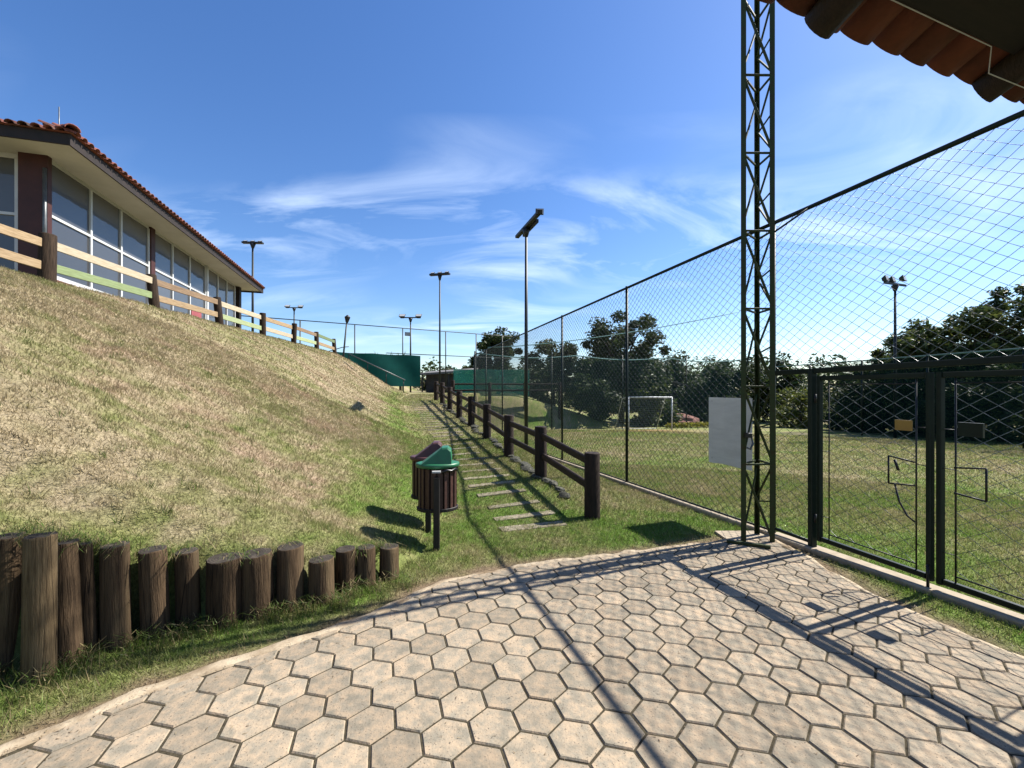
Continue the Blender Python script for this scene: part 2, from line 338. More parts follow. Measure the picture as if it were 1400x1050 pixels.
for u in range(-30, 31):
    for v_ in range(-30, 31):
        c = np.array(T0) + u * e1 + v_ * e2
        if c[1] < -2.6 or c[1] > 5.6 or abs(c[0]) > 4.5: continue
        d = float(pave_sd(c[0], c[1]))
        if d > TS * .6: continue
        tilt = Matrix.Rotation(random.gauss(0, .007), 4, 'X') @ Matrix.Rotation(random.gauss(0, .007), 4, 'Y') @ Matrix.Rotation(random.gauss(0, .006), 4, 'Z')
        M = Matrix.Translation((c[0], c[1], pz(*c) + random.gauss(0, .0015))) @ Matrix.Rotation(math.atan(SL), 4, 'X') @ tilt
        vis = c[1] > 1.55 and abs(c[0]) < 1.32 * c[1] + .2
        if d < -TS * .58:
            if vis: put('paver', HEX, pav, M); npv += 1
            else: rest.add([M @ Vector(p) for p in hv], hf)
        else:
            pl = clip(ORD, hexpoly(c, INR))
            if len(pl) < 3 or area(pl) < .006: continue
            sv, sf = slab([(p[0] - c[0], p[1] - c[1]) for p in pl])
            if vis: mesh('paver', sv, sf, PM, pav, M=M); npv += 1
            else: rest.add([M @ Vector(p) for p in sv], sf)
tag(rest.build('paver_rows', PM, pav), kind='stuff')
# concrete edging poured along the paving
def resample(P, step):
    P = [Vector((*p, 0)) if len(p) == 2 else Vector(p) for p in P]; o = [P[0]]
    for a, b in zip(P[:-1], P[1:]):
        n = max(1, int((b - a).length / step)); o += [a.lerp(b, i / n) for i in range(1, n + 1)]
    return o
el_ = resample(PAVE[:23], .09); ev, ef = [], []
for i, p in enumerate(el_):
    d = (el_[min(i + 2, len(el_) - 1)] - el_[max(i - 2, 0)]).normalized(); nrm = Vector((-d.y, d.x, 0))
    wd = (.105 if p.x < -.9 else .075) + .14 * (float(fbm(p.x * 5., p.y * 5.)) - .5) + random.uniform(-.014, .014); z = pz(p.x, p.y)
    if p.y < 4.8 and p.x > 3: wd *= .8
    for o_, h_ in ((-.012, -.03), (-.012, -.006), (wd * .85, -.004), (wd + .02, -.05)):
        q = p + nrm * o_; ev.append((q.x, q.y, z + h_ + random.uniform(-.004, .003)))
for i in range(len(el_) - 1):
    for k in range(3): a = i * 4 + k; ef.append((a, a + 4, a + 5, a + 1))
o = mesh('pavement_edging', ev, ef, EM, smooth=True); tag(o, kind='structure')

# ------------------------------------------------------------------ shared materials
LOGM = mat('weathered_log', (.135, .088, .05), (.052, .034, .02), scale=9, rough=.9, bump=.9, stretch=(6, 6, .45), vary=.3, c3=(.19, .135, .075), s3=1.2, spec=.12)
LOGP = mat('pale_log', (.26, .185, .10), (.13, .088, .046), scale=9, rough=.9, bump=.9, stretch=(6, 6, .45), vary=.2, spec=.12)
ENDM = mat('log_end_grain', (.10, .078, .055), (.04, .03, .021), scale=14, rough=.95, bump=.5)
def cracks(m):
    t = m.node_tree; b = t.nodes['Principled BSDF']; src = b.inputs['Base Color'].links[0].from_socket; vec = t.nodes['Noise Texture'].inputs['Vector'].links[0].from_socket
    mp_ = t.nodes.new('ShaderNodeMapping'); mp_.inputs['Scale'].default_value = (1.3, 1.3, .5); t.links.new(vec, mp_.inputs[0])
    v = t.nodes.new('ShaderNodeTexVoronoi'); v.feature = 'DISTANCE_TO_EDGE'; v.inputs['Scale'].default_value = 2.2; t.links.new(mp_.outputs[0], v.inputs['Vector'])
    r = t.nodes.new('ShaderNodeMapRange'); r.inputs['From Max'].default_value = .022; t.links.new(v.outputs['Distance'], r.inputs[0])
    i = t.nodes.new('ShaderNodeMix'); i.data_type = 'RGBA'; i.inputs[6].default_value = (.006, .004, .003, 1); t.links.new(r.outputs[0], i.inputs[0]); t.links.new(src, i.inputs[7]); t.links.new(i.outputs[2], b.inputs['Base Color'])
cracks(LOGM); cracks(LOGP)
def rings(m):
    t = m.node_tree; b = t.nodes['Principled BSDF']; src = b.inputs['Base Color'].links[0].from_socket; co = t.nodes['Texture Coordinate']
    wv = t.nodes.new('ShaderNodeTexWave'); wv.wave_type = 'RINGS'; wv.rings_direction = 'Z'; wv.inputs['Scale'].default_value = 18; wv.inputs['Distortion'].default_value = 1.5; wv.inputs['Detail'].default_value = 3
    t.links.new(co.outputs['Object'], wv.inputs['Vector']); i = t.nodes.new('ShaderNodeMix'); i.data_type = 'RGBA'; i.blend_type = 'MULTIPLY'; i.inputs[0].default_value = .6
    t.links.new(src, i.inputs[6]); t.links.new(wv.outputs['Color'], i.inputs[7]); t.links.new(i.outputs[2], b.inputs['Base Color'])
rings(ENDM)
CPOST = mat('dark_crest_post', (.075, .05, .033), (.028, .019, .013), scale=9, rough=.9, bump=.8, stretch=(6, 6, .5), vary=.2, spec=.12)
BROWN = mat('brown_stained_timber', (.055, .032, .021), (.024, .014, .010), scale=5, rough=.75, bump=.35, stretch=(1, 5, 5), vary=.18, spec=.3)
BROWNV = mat('brown_stained_post', (.045, .027, .018), (.018, .011, .008), scale=5, rough=.8, bump=.4, stretch=(5, 5, 1), vary=.2, spec=.25)
DARKG = mat('dark_green_steel', (.008, .022, .015), (.005, .014, .010), scale=9, rough=.5, vary=.1, spec=.22)
OLIVE = mat('olive_green_steel', (.042, .060, .018), (.06, .035, .015), scale=14, rough=.6, ramp=(.5, .75), spec=.2)
WIRE = mat('green_chain_wire', (.014, .022, .018), (.009, .015, .012), scale=5, rough=.33, spec=.6)
GALV = mat('galvanised_steel', (.22, .23, .23), (.15, .16, .16), scale=9, rough=.45, metal=.6)
BLACKM = mat('black_steel', (.012, .013, .014), (.02, .02, .02), scale=9, rough=.5)
WHITE = mat('white_paint', (.74, .75, .74), (.62, .63, .62), scale=3, rough=.5)
PLANTG = leafmat('grass_blades', tl=.4)
LEAF = leafmat('tree_leaves', tl=.3)
BARK = mat('tree_bark', (.10, .075, .05), (.05, .038, .027), scale=6, rough=.95, bump=.6, stretch=(3, 3, .6))

# ------------------------------------------------------------------ log retaining wall
lw = thing('log_retaining_wall', 'low curved wall of upright round logs holding back the grass slope', 'retaining wall', (-2.1, 3.15, -.1))
def logmesh(r, h, below=.35, n=14, m0=None):
    v, f = [], []; ph = random.random() * 6; lv = 7
    rad = [r * (1 + .05 * math.sin(2 * (2 * math.pi * k / n) + ph) + random.uniform(-.025, .025)) for k in range(n)]
    zs = [-below] + [h * i / (lv - 1) for i in range(lv)] + [h + .012, h + .016]
    for i, z in enumerate(zs):
        s = 1.03 - .05 * max(z, 0) / h if i < lv else 1
        if i == len(zs) - 2: s = .955
        elif i == len(zs) - 1: s = .6
        elif i == lv: s = .985
        for k in range(n): a = 2 * math.pi * k / n; v.append((rad[k] * s * math.cos(a), rad[k] * s * math.sin(a), z + (random.uniform(-.004, .004) if i >= lv else 0)))
    v.append((0, 0, h + .012)); c = len(v) - 1; m = len(zs)
    for i in range(m - 1):
        for k in range(n): a, b_ = i * n + k, i * n + (k + 1) % n; f.append((a, b_, b_ + n, a + n))
    f += [((m - 1) * n + k, (m - 1) * n + (k + 1) % n, c) for k in range(n)]
    me = meshdata('log', v, f, m0 or LOGM); me.materials.append(ENDM)
    for p in me.polygons:
        p.use_smooth = p.normal.z < .5
        if p.normal.z > .6: p.material_index = 1
    return me
for x, y, zt, r in LOGS:
    zb = SL * y - .03; M = Matrix.Translation((x, y, zb)) @ Matrix.Rotation(random.gauss(0, .02), 4, 'X') @ Matrix.Rotation(random.gauss(-.01, .02), 4, 'Y')
    put('log', logmesh(r, zt - zb, m0=LOGP if -3.2 < x and 2.5 < y < 2.66 else None), lw, M)

# ------------------------------------------------------------------ brown fence along the path
def postmesh(r, h, m, below=.3, n=12, nm='post'):
    v, f = tubev([(0, 0, -below), (0, 0, 0), (0, 0, h - .02), (0, 0, h - .006), (0, 0, h)], [r * 1.03, r, r * .97, r * .93, r * .82], n)
    me = meshdata(nm, v, f, m); 
    for p in me.polygons: p.use_smooth = abs(p.normal.z) < .5
    return me
wf = thing('path_fence', 'dark brown two rail timber fence climbing beside the stepped grass path', 'fence', (1.21, 6.2, -.2))
WP = []
for i in range(9):
    y = 6.2 + 1.894 * i; x = 1.21 - .644 * i; WP.append((x, y, float(np.interp(y, PATH[:, 0], PATH[:, 1]))))
for x, y, z in WP:
    put('post', postmesh(.118 + random.uniform(-.008, .008), 1.0 + random.uniform(-.02, .03), BROWNV), wf, Matrix.Translation((x, y, z - .03)) @ Matrix.Rotation(random.gauss(0, .015), 4, 'X'))
for i in range(8):
    a, b_ = Vector(WP[i]), Vector(WP[i + 1]); d = (b_ - a).normalized(); sd2 = Vector((-.947, -.322, 0)) * .0
    for hgt in (.80, .42):
        j = random.uniform(-.015, .015); j2 = random.uniform(-.015, .015)
        bar('rail', a + d * .02 + sd2 + Vector((0, 0, hgt + j)), b_ - d * .02 + sd2 + Vector((0, 0, hgt + j2)), .06, .125, BROWN, wf, c=.018)
# fence that closes the end of the terrace above the pitch
pf = thing('end_fence', 'brown two rail timber fence crossing behind the far end of the chain link', 'fence', (-3.8, 27, 1.2))
EP = [(-3.9 + 2.4 * i, 27.2 + .284 * 2.4 * i * .6) for i in range(4)]
EP = [(x, y, hz(x, y)) for x, y in EP]
for x, y, z in EP: put('post', postmesh(.12, max(.9, 2.22 - z), BROWNV), pf, Matrix.Translation((x, y, z - .02)))
for a, b_ in zip(EP[:-1], EP[1:]):
    for zz in (2.08, 1.66): bar('rail', (a[0], a[1] - .01, zz), (b_[0], b_[1] - .01, zz), .06, .12, BROWN, pf, c=.018)

# ------------------------------------------------------------------ stepping planks and edge stones
STEP = mat('pale_stepping_slab', (.40, .345, .25), (.24, .20, .13), scale=8, rough=.95, bump=.5, vary=.2, c3=(.2, .17, .09), s3=5)
STONE = mat('edge_stone', (.115, .11, .08), (.05, .05, .035), scale=7, rough=.95, bump=.8, vary=.2)
d2 = Vector((-.322, .947, 0)); n2 = Vector((.947, .322, 0)); s_ = 0; i = 0
dist = -.12
sp = tag(bpy.data.objects.new('stepping_path', None), kind='structure'); link(sp, None, Matrix.Translation((.3, 6.2, -.2)))
base0 = Vector((1.21, 6.2, 0)) - n2 * .98
while dist < 15.5:
    p = base0 + d2 * dist + n2 * random.uniform(-.05, .05); ln = random.uniform(.8, .98); wd = random.uniform(.13, .20)
    c0, c1 = p - n2 * ln / 2, p + n2 * ln / 2
    z0, z1 = hz(c0.x, c0.y), hz(c1.x, c1.y)
    a = Vector((c0.x, c0.y, z0 - .008)); b_ = Vector((c1.x, c1.y, z1 - .008))
    o = bar('stepping_slab', a, b_, wd, .05, STEP, sp, c=.01)
    dist += random.uniform(.46, .58)
def rock(sx, sy, sz, seed):
    r_ = random.Random(seed); import bmesh
    bm = bmesh.new(); bmesh.ops.create_icosphere(bm, subdivisions=2, radius=1)
    for v in bm.verts:
        k = 1 + r_.uniform(-.16, .16); v.co = Vector((v.co.x * sx * k, v.co.y * sy * k, max(v.co.z, -.5) * sz * k))
    me = bpy.data.meshes.new('edge_stone'); bm.to_mesh(me); bm.free(); me.materials.append(STONE); return me
ROCKS = [rock(.17, .11, .07, k) for k in range(6)]
dist = .9; k = 0
ek = tag(bpy.data.objects.new('stone_edging', None), 'row of rough grey stones edging the foot of the brown path fence', 'edging'); link(ek, None, Matrix.Translation((1.0, 6.9, -.1)))
while dist < 14.5:
    p = Vector((1.21, 6.2, 0)) + d2 * dist + n2 * random.uniform(-.10, .10)
    M = Matrix.Translation((p.x, p.y, hz(p.x, p.y) + .02)) @ Matrix.Rotation(random.uniform(-.4, .4) + 1.9, 4, 'Z') @ Matrix.Diagonal((random.uniform(.7, 1.25), random.uniform(.7, 1.2), random.uniform(.5, 1.0), 1))
    put('stone', ROCKS[k % 6], ek, M); k += 1; dist += random.uniform(.2, .36)

# ------------------------------------------------------------------ chain link fence of the pitch
def F(y, z=0, off=0): return Vector((chain_x(y) + off * .962, y + off * .273, z))
FU = Vector((-.2732, .962, 0)); FN = Vector((.962, .2732, 0))
TOP = 3.86
def chainmesh(P0, P1, z0, z1, wdt=.15, hgt=.12, r=.0038, name='wire_mesh', parent=None, m=WIRE, sag=.0):
    """zigzag wires hooked into each other, filling the upright rectangle P0-P1 x z0-z1"""
    P0 = Vector(P0); P1 = Vector(P1); d = P1 - P0; d.z = 0; Ln = d.length; d.normalize(); nr = Vector((d.y, -d.x, 0))
    nw = int(Ln / (wdt / 2)); ns = int((z1 - z0) / (hgt / 2)); wv = Ln / nw
    k = np.arange(ns + 1); zz = z0 + (z1 - z0) * k / ns
    tri = np.array([(math.cos(a), math.sin(a)) for a in (0.3, 2.4, 4.5)]) * r
    VV, FF = [], []; q = []
    for s in range(ns):
        for e in range(3): a = s * 3 + e; b2 = s * 3 + (e + 1) % 3; q.append((a, b2, b2 + 3, a + 3))
    q = np.array(q)
    for i in range(nw):
        ph = (k + i) % 2
        u = i * wv + ph * wv * 1.03; off = np.where((k % 2) == 0, .0032, -.0032) * (1 if i % 2 else -1)
        u = u + .004 * np.sin(zz * 7 + i * .7); 
        x = P0.x + d.x * u + nr.x * off; y = P0.y + d.y * u + nr.y * off
        vx = x[:, None] + d.x * tri[None, :, 0] + nr.x * tri[None, :, 1]; vy = y[:, None] + d.y * tri[None, :, 0] + nr.y * tri[None, :, 1]
        vz = np.repeat(zz[:, None], 3, 1) + 0 * vx
        VV.append(np.stack([vx, vy, vz], -1).reshape(-1, 3)); FF.append(q + i * (ns + 1) * 3)
    o = npmesh(name, np.concatenate(VV), np.concatenate(FF), m, parent, k=4); tag(o, kind='stuff'); return o
POSTY = [8.70 + 3.37 * i for i in range(6)]
cf = thing('chain_link_fence', 'tall dark green chain link fence along the soccer field with open mesh', 'fence', F(5.5, -.2))
KM = mat('kerb_concrete', (.52, .43, .31), (.38, .31, .22), scale=10, rough=.95, bump=.4)
for y in POSTY + [5.33]:
    tube('post', [F(y, SL * y - .3), F(y, TOP + .03)], .03, DARKG, cf, 10)
ys = [5.33] + POSTY
for a, b_ in zip(ys[:-1], ys[1:]):
    za, zb = SL * a, SL * b_
    big_ = a < 20
    chainmesh(F(a, 0), F(b_, 0), min(za, zb) + .03, TOP - .01, parent=cf, r=.0040 if a < 10 else .0046)
    tube('bottom_rail', [F(a, za + .05), F(b_, zb + .05)], .012, DARKG, cf, 6)
    bar('kerb', F(a, za - .02, -.02), F(b_, zb - .02, -.02), .14, .12, KM, cf)
tube('top_rail', [F(.6, TOP), F(5.33, TOP)], .025, DARKG, cf, 10)
tube('top_rail', [F(5.33, TOP), F(15.4, TOP - .01), F(25.55, TOP)], .025, DARKG, cf, 10)
# gate bay: header, uprights, the mesh above
YG0, YGC, YG1 = 4.83, 3.73, 2.63
for y in (YG0, YG1): bar('gate_post', F(y, SL * y - .2), F(y, 1.95 if y == YG0 else TOP), .07, .07, DARKG, cf)
bar('header_rail', F(5.33, 1.915), F(1.6, 1.965), .05, .06, DARKG, cf)
chainmesh(F(.6), F(5.33), 1.97, TOP - .02, wdt=.145, hgt=.112, parent=cf, r=.0037)
chainmesh(F(4.87), F(5.33), -.10, 1.90, wdt=.15, hgt=.12, parent=cf)
tube('bottom_rail', [F(5.33, -.09), F(YG0, -.09)], .022, DARKG, cf, 8)
chainmesh(F(.6), F(2.6), -.06, 1.93, wdt=.165, hgt=.125, parent=cf)
bar('kerb', F(5.33, SL * 5.33 - .03), F(2.0, SL * 2 - .035), .19, .11, KM, cf)
bar('kerb', F(2.0, SL * 2 - .036), F(.3, SL * .3 - .036), .19, .11, KM, cf)
tube('post', [F(.6, -.2), F(.6, TOP)], .03, DARKG, cf, 8)
# short brace from the mast to the top rail
def leaf_gate(ya, yb, label, hinge):
    g = thing('gate_leaf', label, 'gate', F((ya + yb) / 2, -.08), 'leaves of the double gate')
    zb, zt = -.045, 1.86; e = .042
    A, B = ya - e, yb + e
    bar('stile', F(A, zb), F(A, zt), .046, .046, DARKG, g); bar('stile', F(B, zb), F(B, zt), .046, .046, DARKG, g)
    bar('frame_rail', F(A - .027, zt - .025), F(B + .027, zt - .025), .046, .05, DARKG, g); bar('frame_rail', F(A - .027, zb + .03), F(B + .027, zb + .03), .046, .05, DARKG, g)
    a2, b2 = A - .10, B + .10
    for p, q in ((F(a2, zb + .05), F(a2, zt - .05)), (F(b2, zb + .05), F(b2, zt - .05)), (F(a2, zt - .10), F(b2, zt - .10)), (F(a2, zb + .11), F(b2, zb + .11))):
        tube('inner_rod', [p, q], .007, BLACKM, g, 6)
    for yy, y2 in ((A, a2), (B, b2)):
        for zz in (.25, 1.0, 1.35): tube('tie', [F(yy, zz), F(y2, zz)], .004, BLACKM, g, 5)
    chainmesh(F(b2), F(a2), zb + .11, zt - .10, wdt=.165, hgt=.125, parent=g, r=.0039)
    for zz in (.2, 1.6):
        if hinge == 'a': tube('hinge', [F(ya + .012, zz - .05), F(ya + .012, zz + .05)], .016, BLACKM, g, 8)
    # bent rod handle beside the meeting stile
    ys_, sg = (B + .10, 1) if hinge == 'a' else (A - .10, -1)
    hp = [F(ys_ - sg * .0, 1.02, -.02), F(ys_ + sg * .20, 1.05, -.03), F(ys_ + sg * .20, .78, -.03), F(ys_, .80, -.02)]
    for i in range(3): tube('handle', [hp[i], hp[i + 1]], .008, BLACKM, g, 6)
    if hinge == 'a':
        bar('lock_plate', F(ys_ + .085, 1.31, -.02), F(ys_ + .085, 1.41, -.02), .012, .14, mat('ochre_plate', (.42, .27, .06), (.33, .2, .05), rough=.5), g, up=FU)
        tube('chain', [F(ys_ + .15, .79, -.03), F(ys_ + .11, .62, -.035), F(ys_ + .05, .50, -.03), F(ys_, .46, -.02)], .008, BLACKM, g, 6)
        tube('bolt', [F(ys_ + .15, 1.02, -.03), F(ys_ + .12, .92, -.03)], .012, BLACKM, g, 6)
        tube('drop_bolt', [F(B, -.10, -.03), F(B, .10, -.03)], .012, BLACKM, g, 6)
    else:
        bar('lock_box', F(ys_ - .10, 1.30, -.01), F(ys_ - .10, 1.42, -.01), .03, .16, DARKG, g, up=FU)
    return g
leaf_gate(YG0 - .045, YGC - .006, 'green mesh gate leaf with ochre plate, the leaf nearest the lattice mast', 'a')
leaf_gate(YGC + .006, YG1 + .045, 'green mesh gate leaf cut off by the right edge of the picture', 'b')

# ------------------------------------------------------------------ lattice mast
tw = thing('lattice_mast', 'olive green three legged steel lattice mast standing at the corner of the paving', 'mast', (3.05, 5.15, -.17))
Lg = [Vector((2.805, 5.03, 0)), Vector((3.215, 5.03, 0)), Vector((3.205, 5.38, 0))]
TH_ = 9.2; pitch = .955; zb0 = SL * 5.1
def angle_iron(name, p0, p1, s, th, m, parent, ctr):
    M, Ln = frame(p0, p1, (0, 1, 0)); p0 = Vector(p0); inw = (Vector((ctr[0], ctr[1], p0.z)) - p0).normalized()
    mb = MB(); a1 = Matrix.Rotation(R(30), 3, 'Z') @ inw; a2 = Matrix.Rotation(R(-30), 3, 'Z') @ inw
    for a_ in (a1, a2):
        n_ = Vector((-a_.y, a_.x, 0)); q = []
        for z in (0, Ln):
            for du, dn in ((0, -th / 2), (s, -th / 2), (s, th / 2), (0, th / 2)): q.append(tuple(a_ * du + n_ * dn + Vector((0, 0, z))))
        mb.add(q, [(3, 2, 1, 0), (4, 5, 6, 7), (0, 1, 5, 4), (1, 2, 6, 5), (2, 3, 7, 6), (3, 0, 4, 7)])
    return mb.build(name, m, parent, M=Matrix.Translation(p0))
ctr = (Lg[0] + Lg[1] + Lg[2]) / 3
for p in Lg: angle_iron('leg', (p.x, p.y, zb0 - .08), (p.x, p.y, TH_), .056, .008, OLIVE, tw, ctr)
nb = 9
def shr(p, z, k=.025): q = p + (ctr - p) * (k / (ctr - p).length); return Vector((q.x, q.y, z))
for i in range(nb):
    z0 = zb0 + .0 + i * pitch; z1 = z0 + pitch
    A, B, Cc = Lg
    for p, q in ((A, B), (B, Cc), (Cc, A)): bar('cross_bar', shr(p, z1), shr(q, z1), .022, .022, OLIVE, tw)
    bar('diagonal', shr(A, z1), shr(B, z0 + .03), .026, .022, OLIVE, tw)
    bar('diagonal', shr(Cc, z1 - .1), shr(A, z0 + .06), .020, .020, OLIVE, tw)
    bar('diagonal', shr(B, z1 - .02), shr(Cc, z0 + pitch * .5), .020, .020, OLIVE, tw); bar('diagonal', shr(Cc, z0 + pitch * .48), shr(B, z0 + .04), .020, .020, OLIVE, tw)
    bar('step_bar', shr(B, z0 + pitch * .52), shr(Cc, z0 + pitch * .44), .016, .016, OLIVE, tw)
mb = MB(); mb.box(2.70, 3.32, 4.93, 5.48, SL * 5.2 - .10, SL * 5.2 - .006); mb.build('footing', KM, tw)
bar('base_angle', (2.62, 5.02, -.15), (3.02, 4.80, -.14), .05, .045, OLIVE, tw)
tube('rail_brace', [shr(Lg[1], 3.62), F(4.85, TOP)], .012, DARKG, tw, 6)
cl = thing('cable_clamp', 'small grey shackle clamp hanging on the left leg of the lattice mast', 'clamp', (2.87, 5.0, .95))
v, f = tubev([(2.85, 4.99, 1.16), (2.90, 4.98, 1.14), (2.92, 4.98, 1.05), (2.89, 4.98, .98), (2.85, 4.99, 1.0)], .014, 7); mesh('shackle', v, f, GALV, cl, True)
mesh('clamp_block', *prismv(.07, .05, .06, .008), BLACKM, cl, M=Matrix.Translation((2.83, 4.985, 1.15)))
# blank notice board wired to the fence
sg = thing('notice_board', 'blank pale grey sheet metal board wired onto the chain link beside the mast', 'sign', F(5.97, .6, -.05))
SGM = mat('sheet_metal_white', (.86, .86, .84), (.70, .70, .69), scale=2.2, rough=.45, stretch=(1, 1, 5), spec=.4, bump=.15)
y0, y1 = 5.60, 6.36
nn = 8; sv, sf = [], []
for i in range(nn + 1):
    y = y0 + (y1 - y0) * i / nn; o_ = -.05 - .012 * math.sin(i * .9)
    for z in (.60 - .012 * (i > 6), 1.585): sv.append(F(y, z, o_)); 
    for z in (.60 - .012 * (i > 6), 1.585): sv.append(F(y, z, o_ + .006))
for i in range(nn):
    a = i * 4; b_ = a + 4; sf += [(a, a + 1, b_ + 1, b_), (a + 2, b_ + 2, b_ + 3, a + 3), (a + 1, a + 3, b_ + 3, b_ + 1), (a, b_, b_ + 2, a + 2)]
sf += [(0, 2, 3, 1), (nn * 4, nn * 4 + 1, nn * 4 + 3, nn * 4 + 2)]
mesh('panel', sv, sf, SGM, sg)
for y, z in ((5.66, 1.53), (6.30, 1.53), (5.66, .66), (6.30, .66)):
    tube('tie_wire', [F(y, z, -.058), F(y, z, .01)], .006, GALV, sg, 6)

# ------------------------------------------------------------------ litter bins
SLAT = mat('brown_slat', (.085, .04, .03), (.05, .022, .018), scale=6, rough=.5, stretch=(4, 4, .6), vary=.15)
POSTB = mat('dark_bin_post', (.02, .016, .014), (.012, .01, .009), scale=8, rough=.6)
def litter_bin(x, y, lidmat, label, rot):
    z = hz(x, y) + .01; g = thing('litter_bin', label, 'litter bin', (x, y, z), 'pair of slatted litter bins on posts')
    Mx = Matrix.Translation((x, y, z)) @ Matrix.Rotation(rot, 4, 'Z')
    v, f = prismv(1.02, .075, .075, .008); mesh('post', v, f, POSTB, g, M=Mx @ Matrix.Translation((0, 0, -.18)) @ Matrix.Rotation(-math.pi / 2, 4, 'Y'))
    rx, ry, cy = .225, .165, .215
    n = 18
    for k in range(n):
        a = 2 * math.pi * k / n; p = Vector((rx * math.cos(a), cy + ry * math.sin(a), 0)); tn = math.atan2(rx * math.cos(a), -ry * math.sin(a))
        lv, lf = prismv(.50, .067, .016, .004)
        mesh('slat', lv, lf, SLAT, g, M=Mx @ Matrix.Translation((p.x, p.y, .43)) @ Matrix.Rotation(tn, 4, 'Z') @ Matrix.Rotation(-math.pi / 2, 4, 'Y') @ Matrix.Rotation(math.pi / 2, 4, 'X'))
    def ell(s, zz, nn=28): return [(rx * s * math.cos(2 * math.pi * k / nn), cy + ry * s * math.sin(2 * math.pi * k / nn), zz) for k in range(nn)]
    def loft(rings):
        v = [p for r_ in rings for p in r_]; n_ = len(rings[0]); f = [(i * n_ + k, i * n_ + (k + 1) % n_, (i + 1) * n_ + (k + 1) % n_, (i + 1) * n_ + k) for i in range(len(rings) - 1) for k in range(n_)]
        f += [tuple(range(n_ - 1, -1, -1)), tuple(range((len(rings) - 1) * n_, len(rings) * n_))]; return v, f
    v, f = loft([ell(1.10, .415), ell(1.12, .42), ell(1.12, .45), ell(1.09, .455)]); mesh('bottom_rim', v, f, POSTB, g, M=Mx)
    v, f = loft([ell(.86, .45), ell(.9, .95)]); mesh('liner', v, f, mat('black_liner', (.012, .012, .013), rough=.35), g, M=Mx)
    v, f = loft([ell(1.10, .935), ell(1.17, .945), ell(1.19, .965), ell(1.17, .985), ell(1.02, .99)]); lid = mesh('lid', v, f, lidmat, g, True, Mx)
    # hooded top: sloping wedge, high towards +X, mouth on the steep side
    prof = [(-.195, .985), (-.10, 1.055), (.0, 1.13), (.055, 1.178), (.125, 1.182), (.165, 1.145), (.174, 1.06), (.174, .985)]
    hv2 = []
    for s, k in ((-1, .9), (-.88, 1), (.88, 1), (1, .9)):
        for px, pzv in prof: hv2.append((px * (.97 if abs(s) == 1 else 1), cy + s * ry * .9 * (1 - .22 * (pzv - .985) / .18), .985 + (pzv - .985) * (k if abs(s) == 1 else 1)))
    m_ = len(prof); hf2 = [(i * m_ + j, i * m_ + j + 1, (i + 1) * m_ + j + 1, (i + 1) * m_ + j) for i in range(3) for j in range(m_ - 1)]
    hf2 += [tuple(range(m_)), tuple(range(4 * m_ - 1, 3 * m_ - 1, -1))]
    mesh('hood', hv2, hf2, lidmat, lid, False, Mx)
    mesh('clip', boxv(-.05, .05, -.045, -.0, .905, .925), BF, WHITE, g, M=Mx)
    v, f = tubev([(.06, -.0, .90), (.12, .01, .925), (.17, .06, .905), (.21, .10, .925), (.235, .15, .90)], .018, 6); mesh('bag_edge', v, f, mat('black_bag', (.01, .01, .011), rough=.3), g, True, Mx)
    return g
LIDG = mat('green_lid', (.022, .20, .085), (.03, .15, .07), scale=9, rough=.42, spec=.4)
LIDB = mat('maroon_lid', (.13, .055, .055), (.10, .04, .042), scale=5, rough=.5, spec=.35)
litter_bin(-.89, 4.85, LIDG, 'brown slatted litter bin with a green hooded lid, the nearer of two', .12)
litter_bin(-1.12, 5.50, LIDB, 'litter bin with a maroon hooded lid half hidden behind the green one', .12)

# ------------------------------------------------------------------ ranch fence on the crest
rf = thing('crest_fence', 'ranch fence of log posts and weathered boards on the crest before the glazed building', 'fence', (-9.4, 8.2, 3.9))
RW = lambda nm, a, b_: mat(nm, a, b_, scale=6, rough=.85, bump=.4, stretch=(.8, 6, 6), vary=.1)
TAN = RW('tan_board', (.50, .36, .21), (.34, .23, .12)); CREAM = RW('cream_board', (.62, .53, .38), (.46, .37, .24)); GRN = RW('green_board', (.30, .38, .18), (.22, .27, .12)); BRN = RW('brown_board', (.33, .22, .13), (.2, .13, .075)); LGR = RW('pale_green_board', (.48, .55, .30), (.36, .42, .2)); DGR = RW('faded_green_board', (.16, .30, .14), (.22, .2, .1))
CP = [8.18 + 2.72 * i for i in range(7)]; CP = [CP[0] - 2.72] + CP
CPT = [Vector((crest_x(y) + .1, y, hz(crest_x(y) + .1, y))) for y in CP]
for i, p in enumerate(CPT):
    put('post', postmesh(.135 if i < 2 else .115, .90 + random.uniform(-.03, .05), CPOST), rf, Matrix.Translation(p) @ Matrix.Rotation(random.gauss(.02, .05), 4, 'X') @ Matrix.Rotation(random.gauss(0, .04), 4, 'Y'))
bc = [(TAN, TAN), (CREAM, GRN), (BRN, TAN), (CREAM, LGR), (TAN, CREAM), (BRN, LGR), (DGR, TAN)]
for i in range(7):
    a, b_ = CPT[i], CPT[i + 1]; d = (b_ - a).normalized(); o_ = Vector((0, 0, 0))
    for k, hgt in enumerate((.72, .30)):
        bar('board', a + Vector((0, 0, hgt + random.uniform(-.03, .03))) + d * .03, b_ + Vector((0, 0, hgt + random.uniform(-.03, .03))) - d * .03, .035, .17, bc[i][k], rf, c=.006)

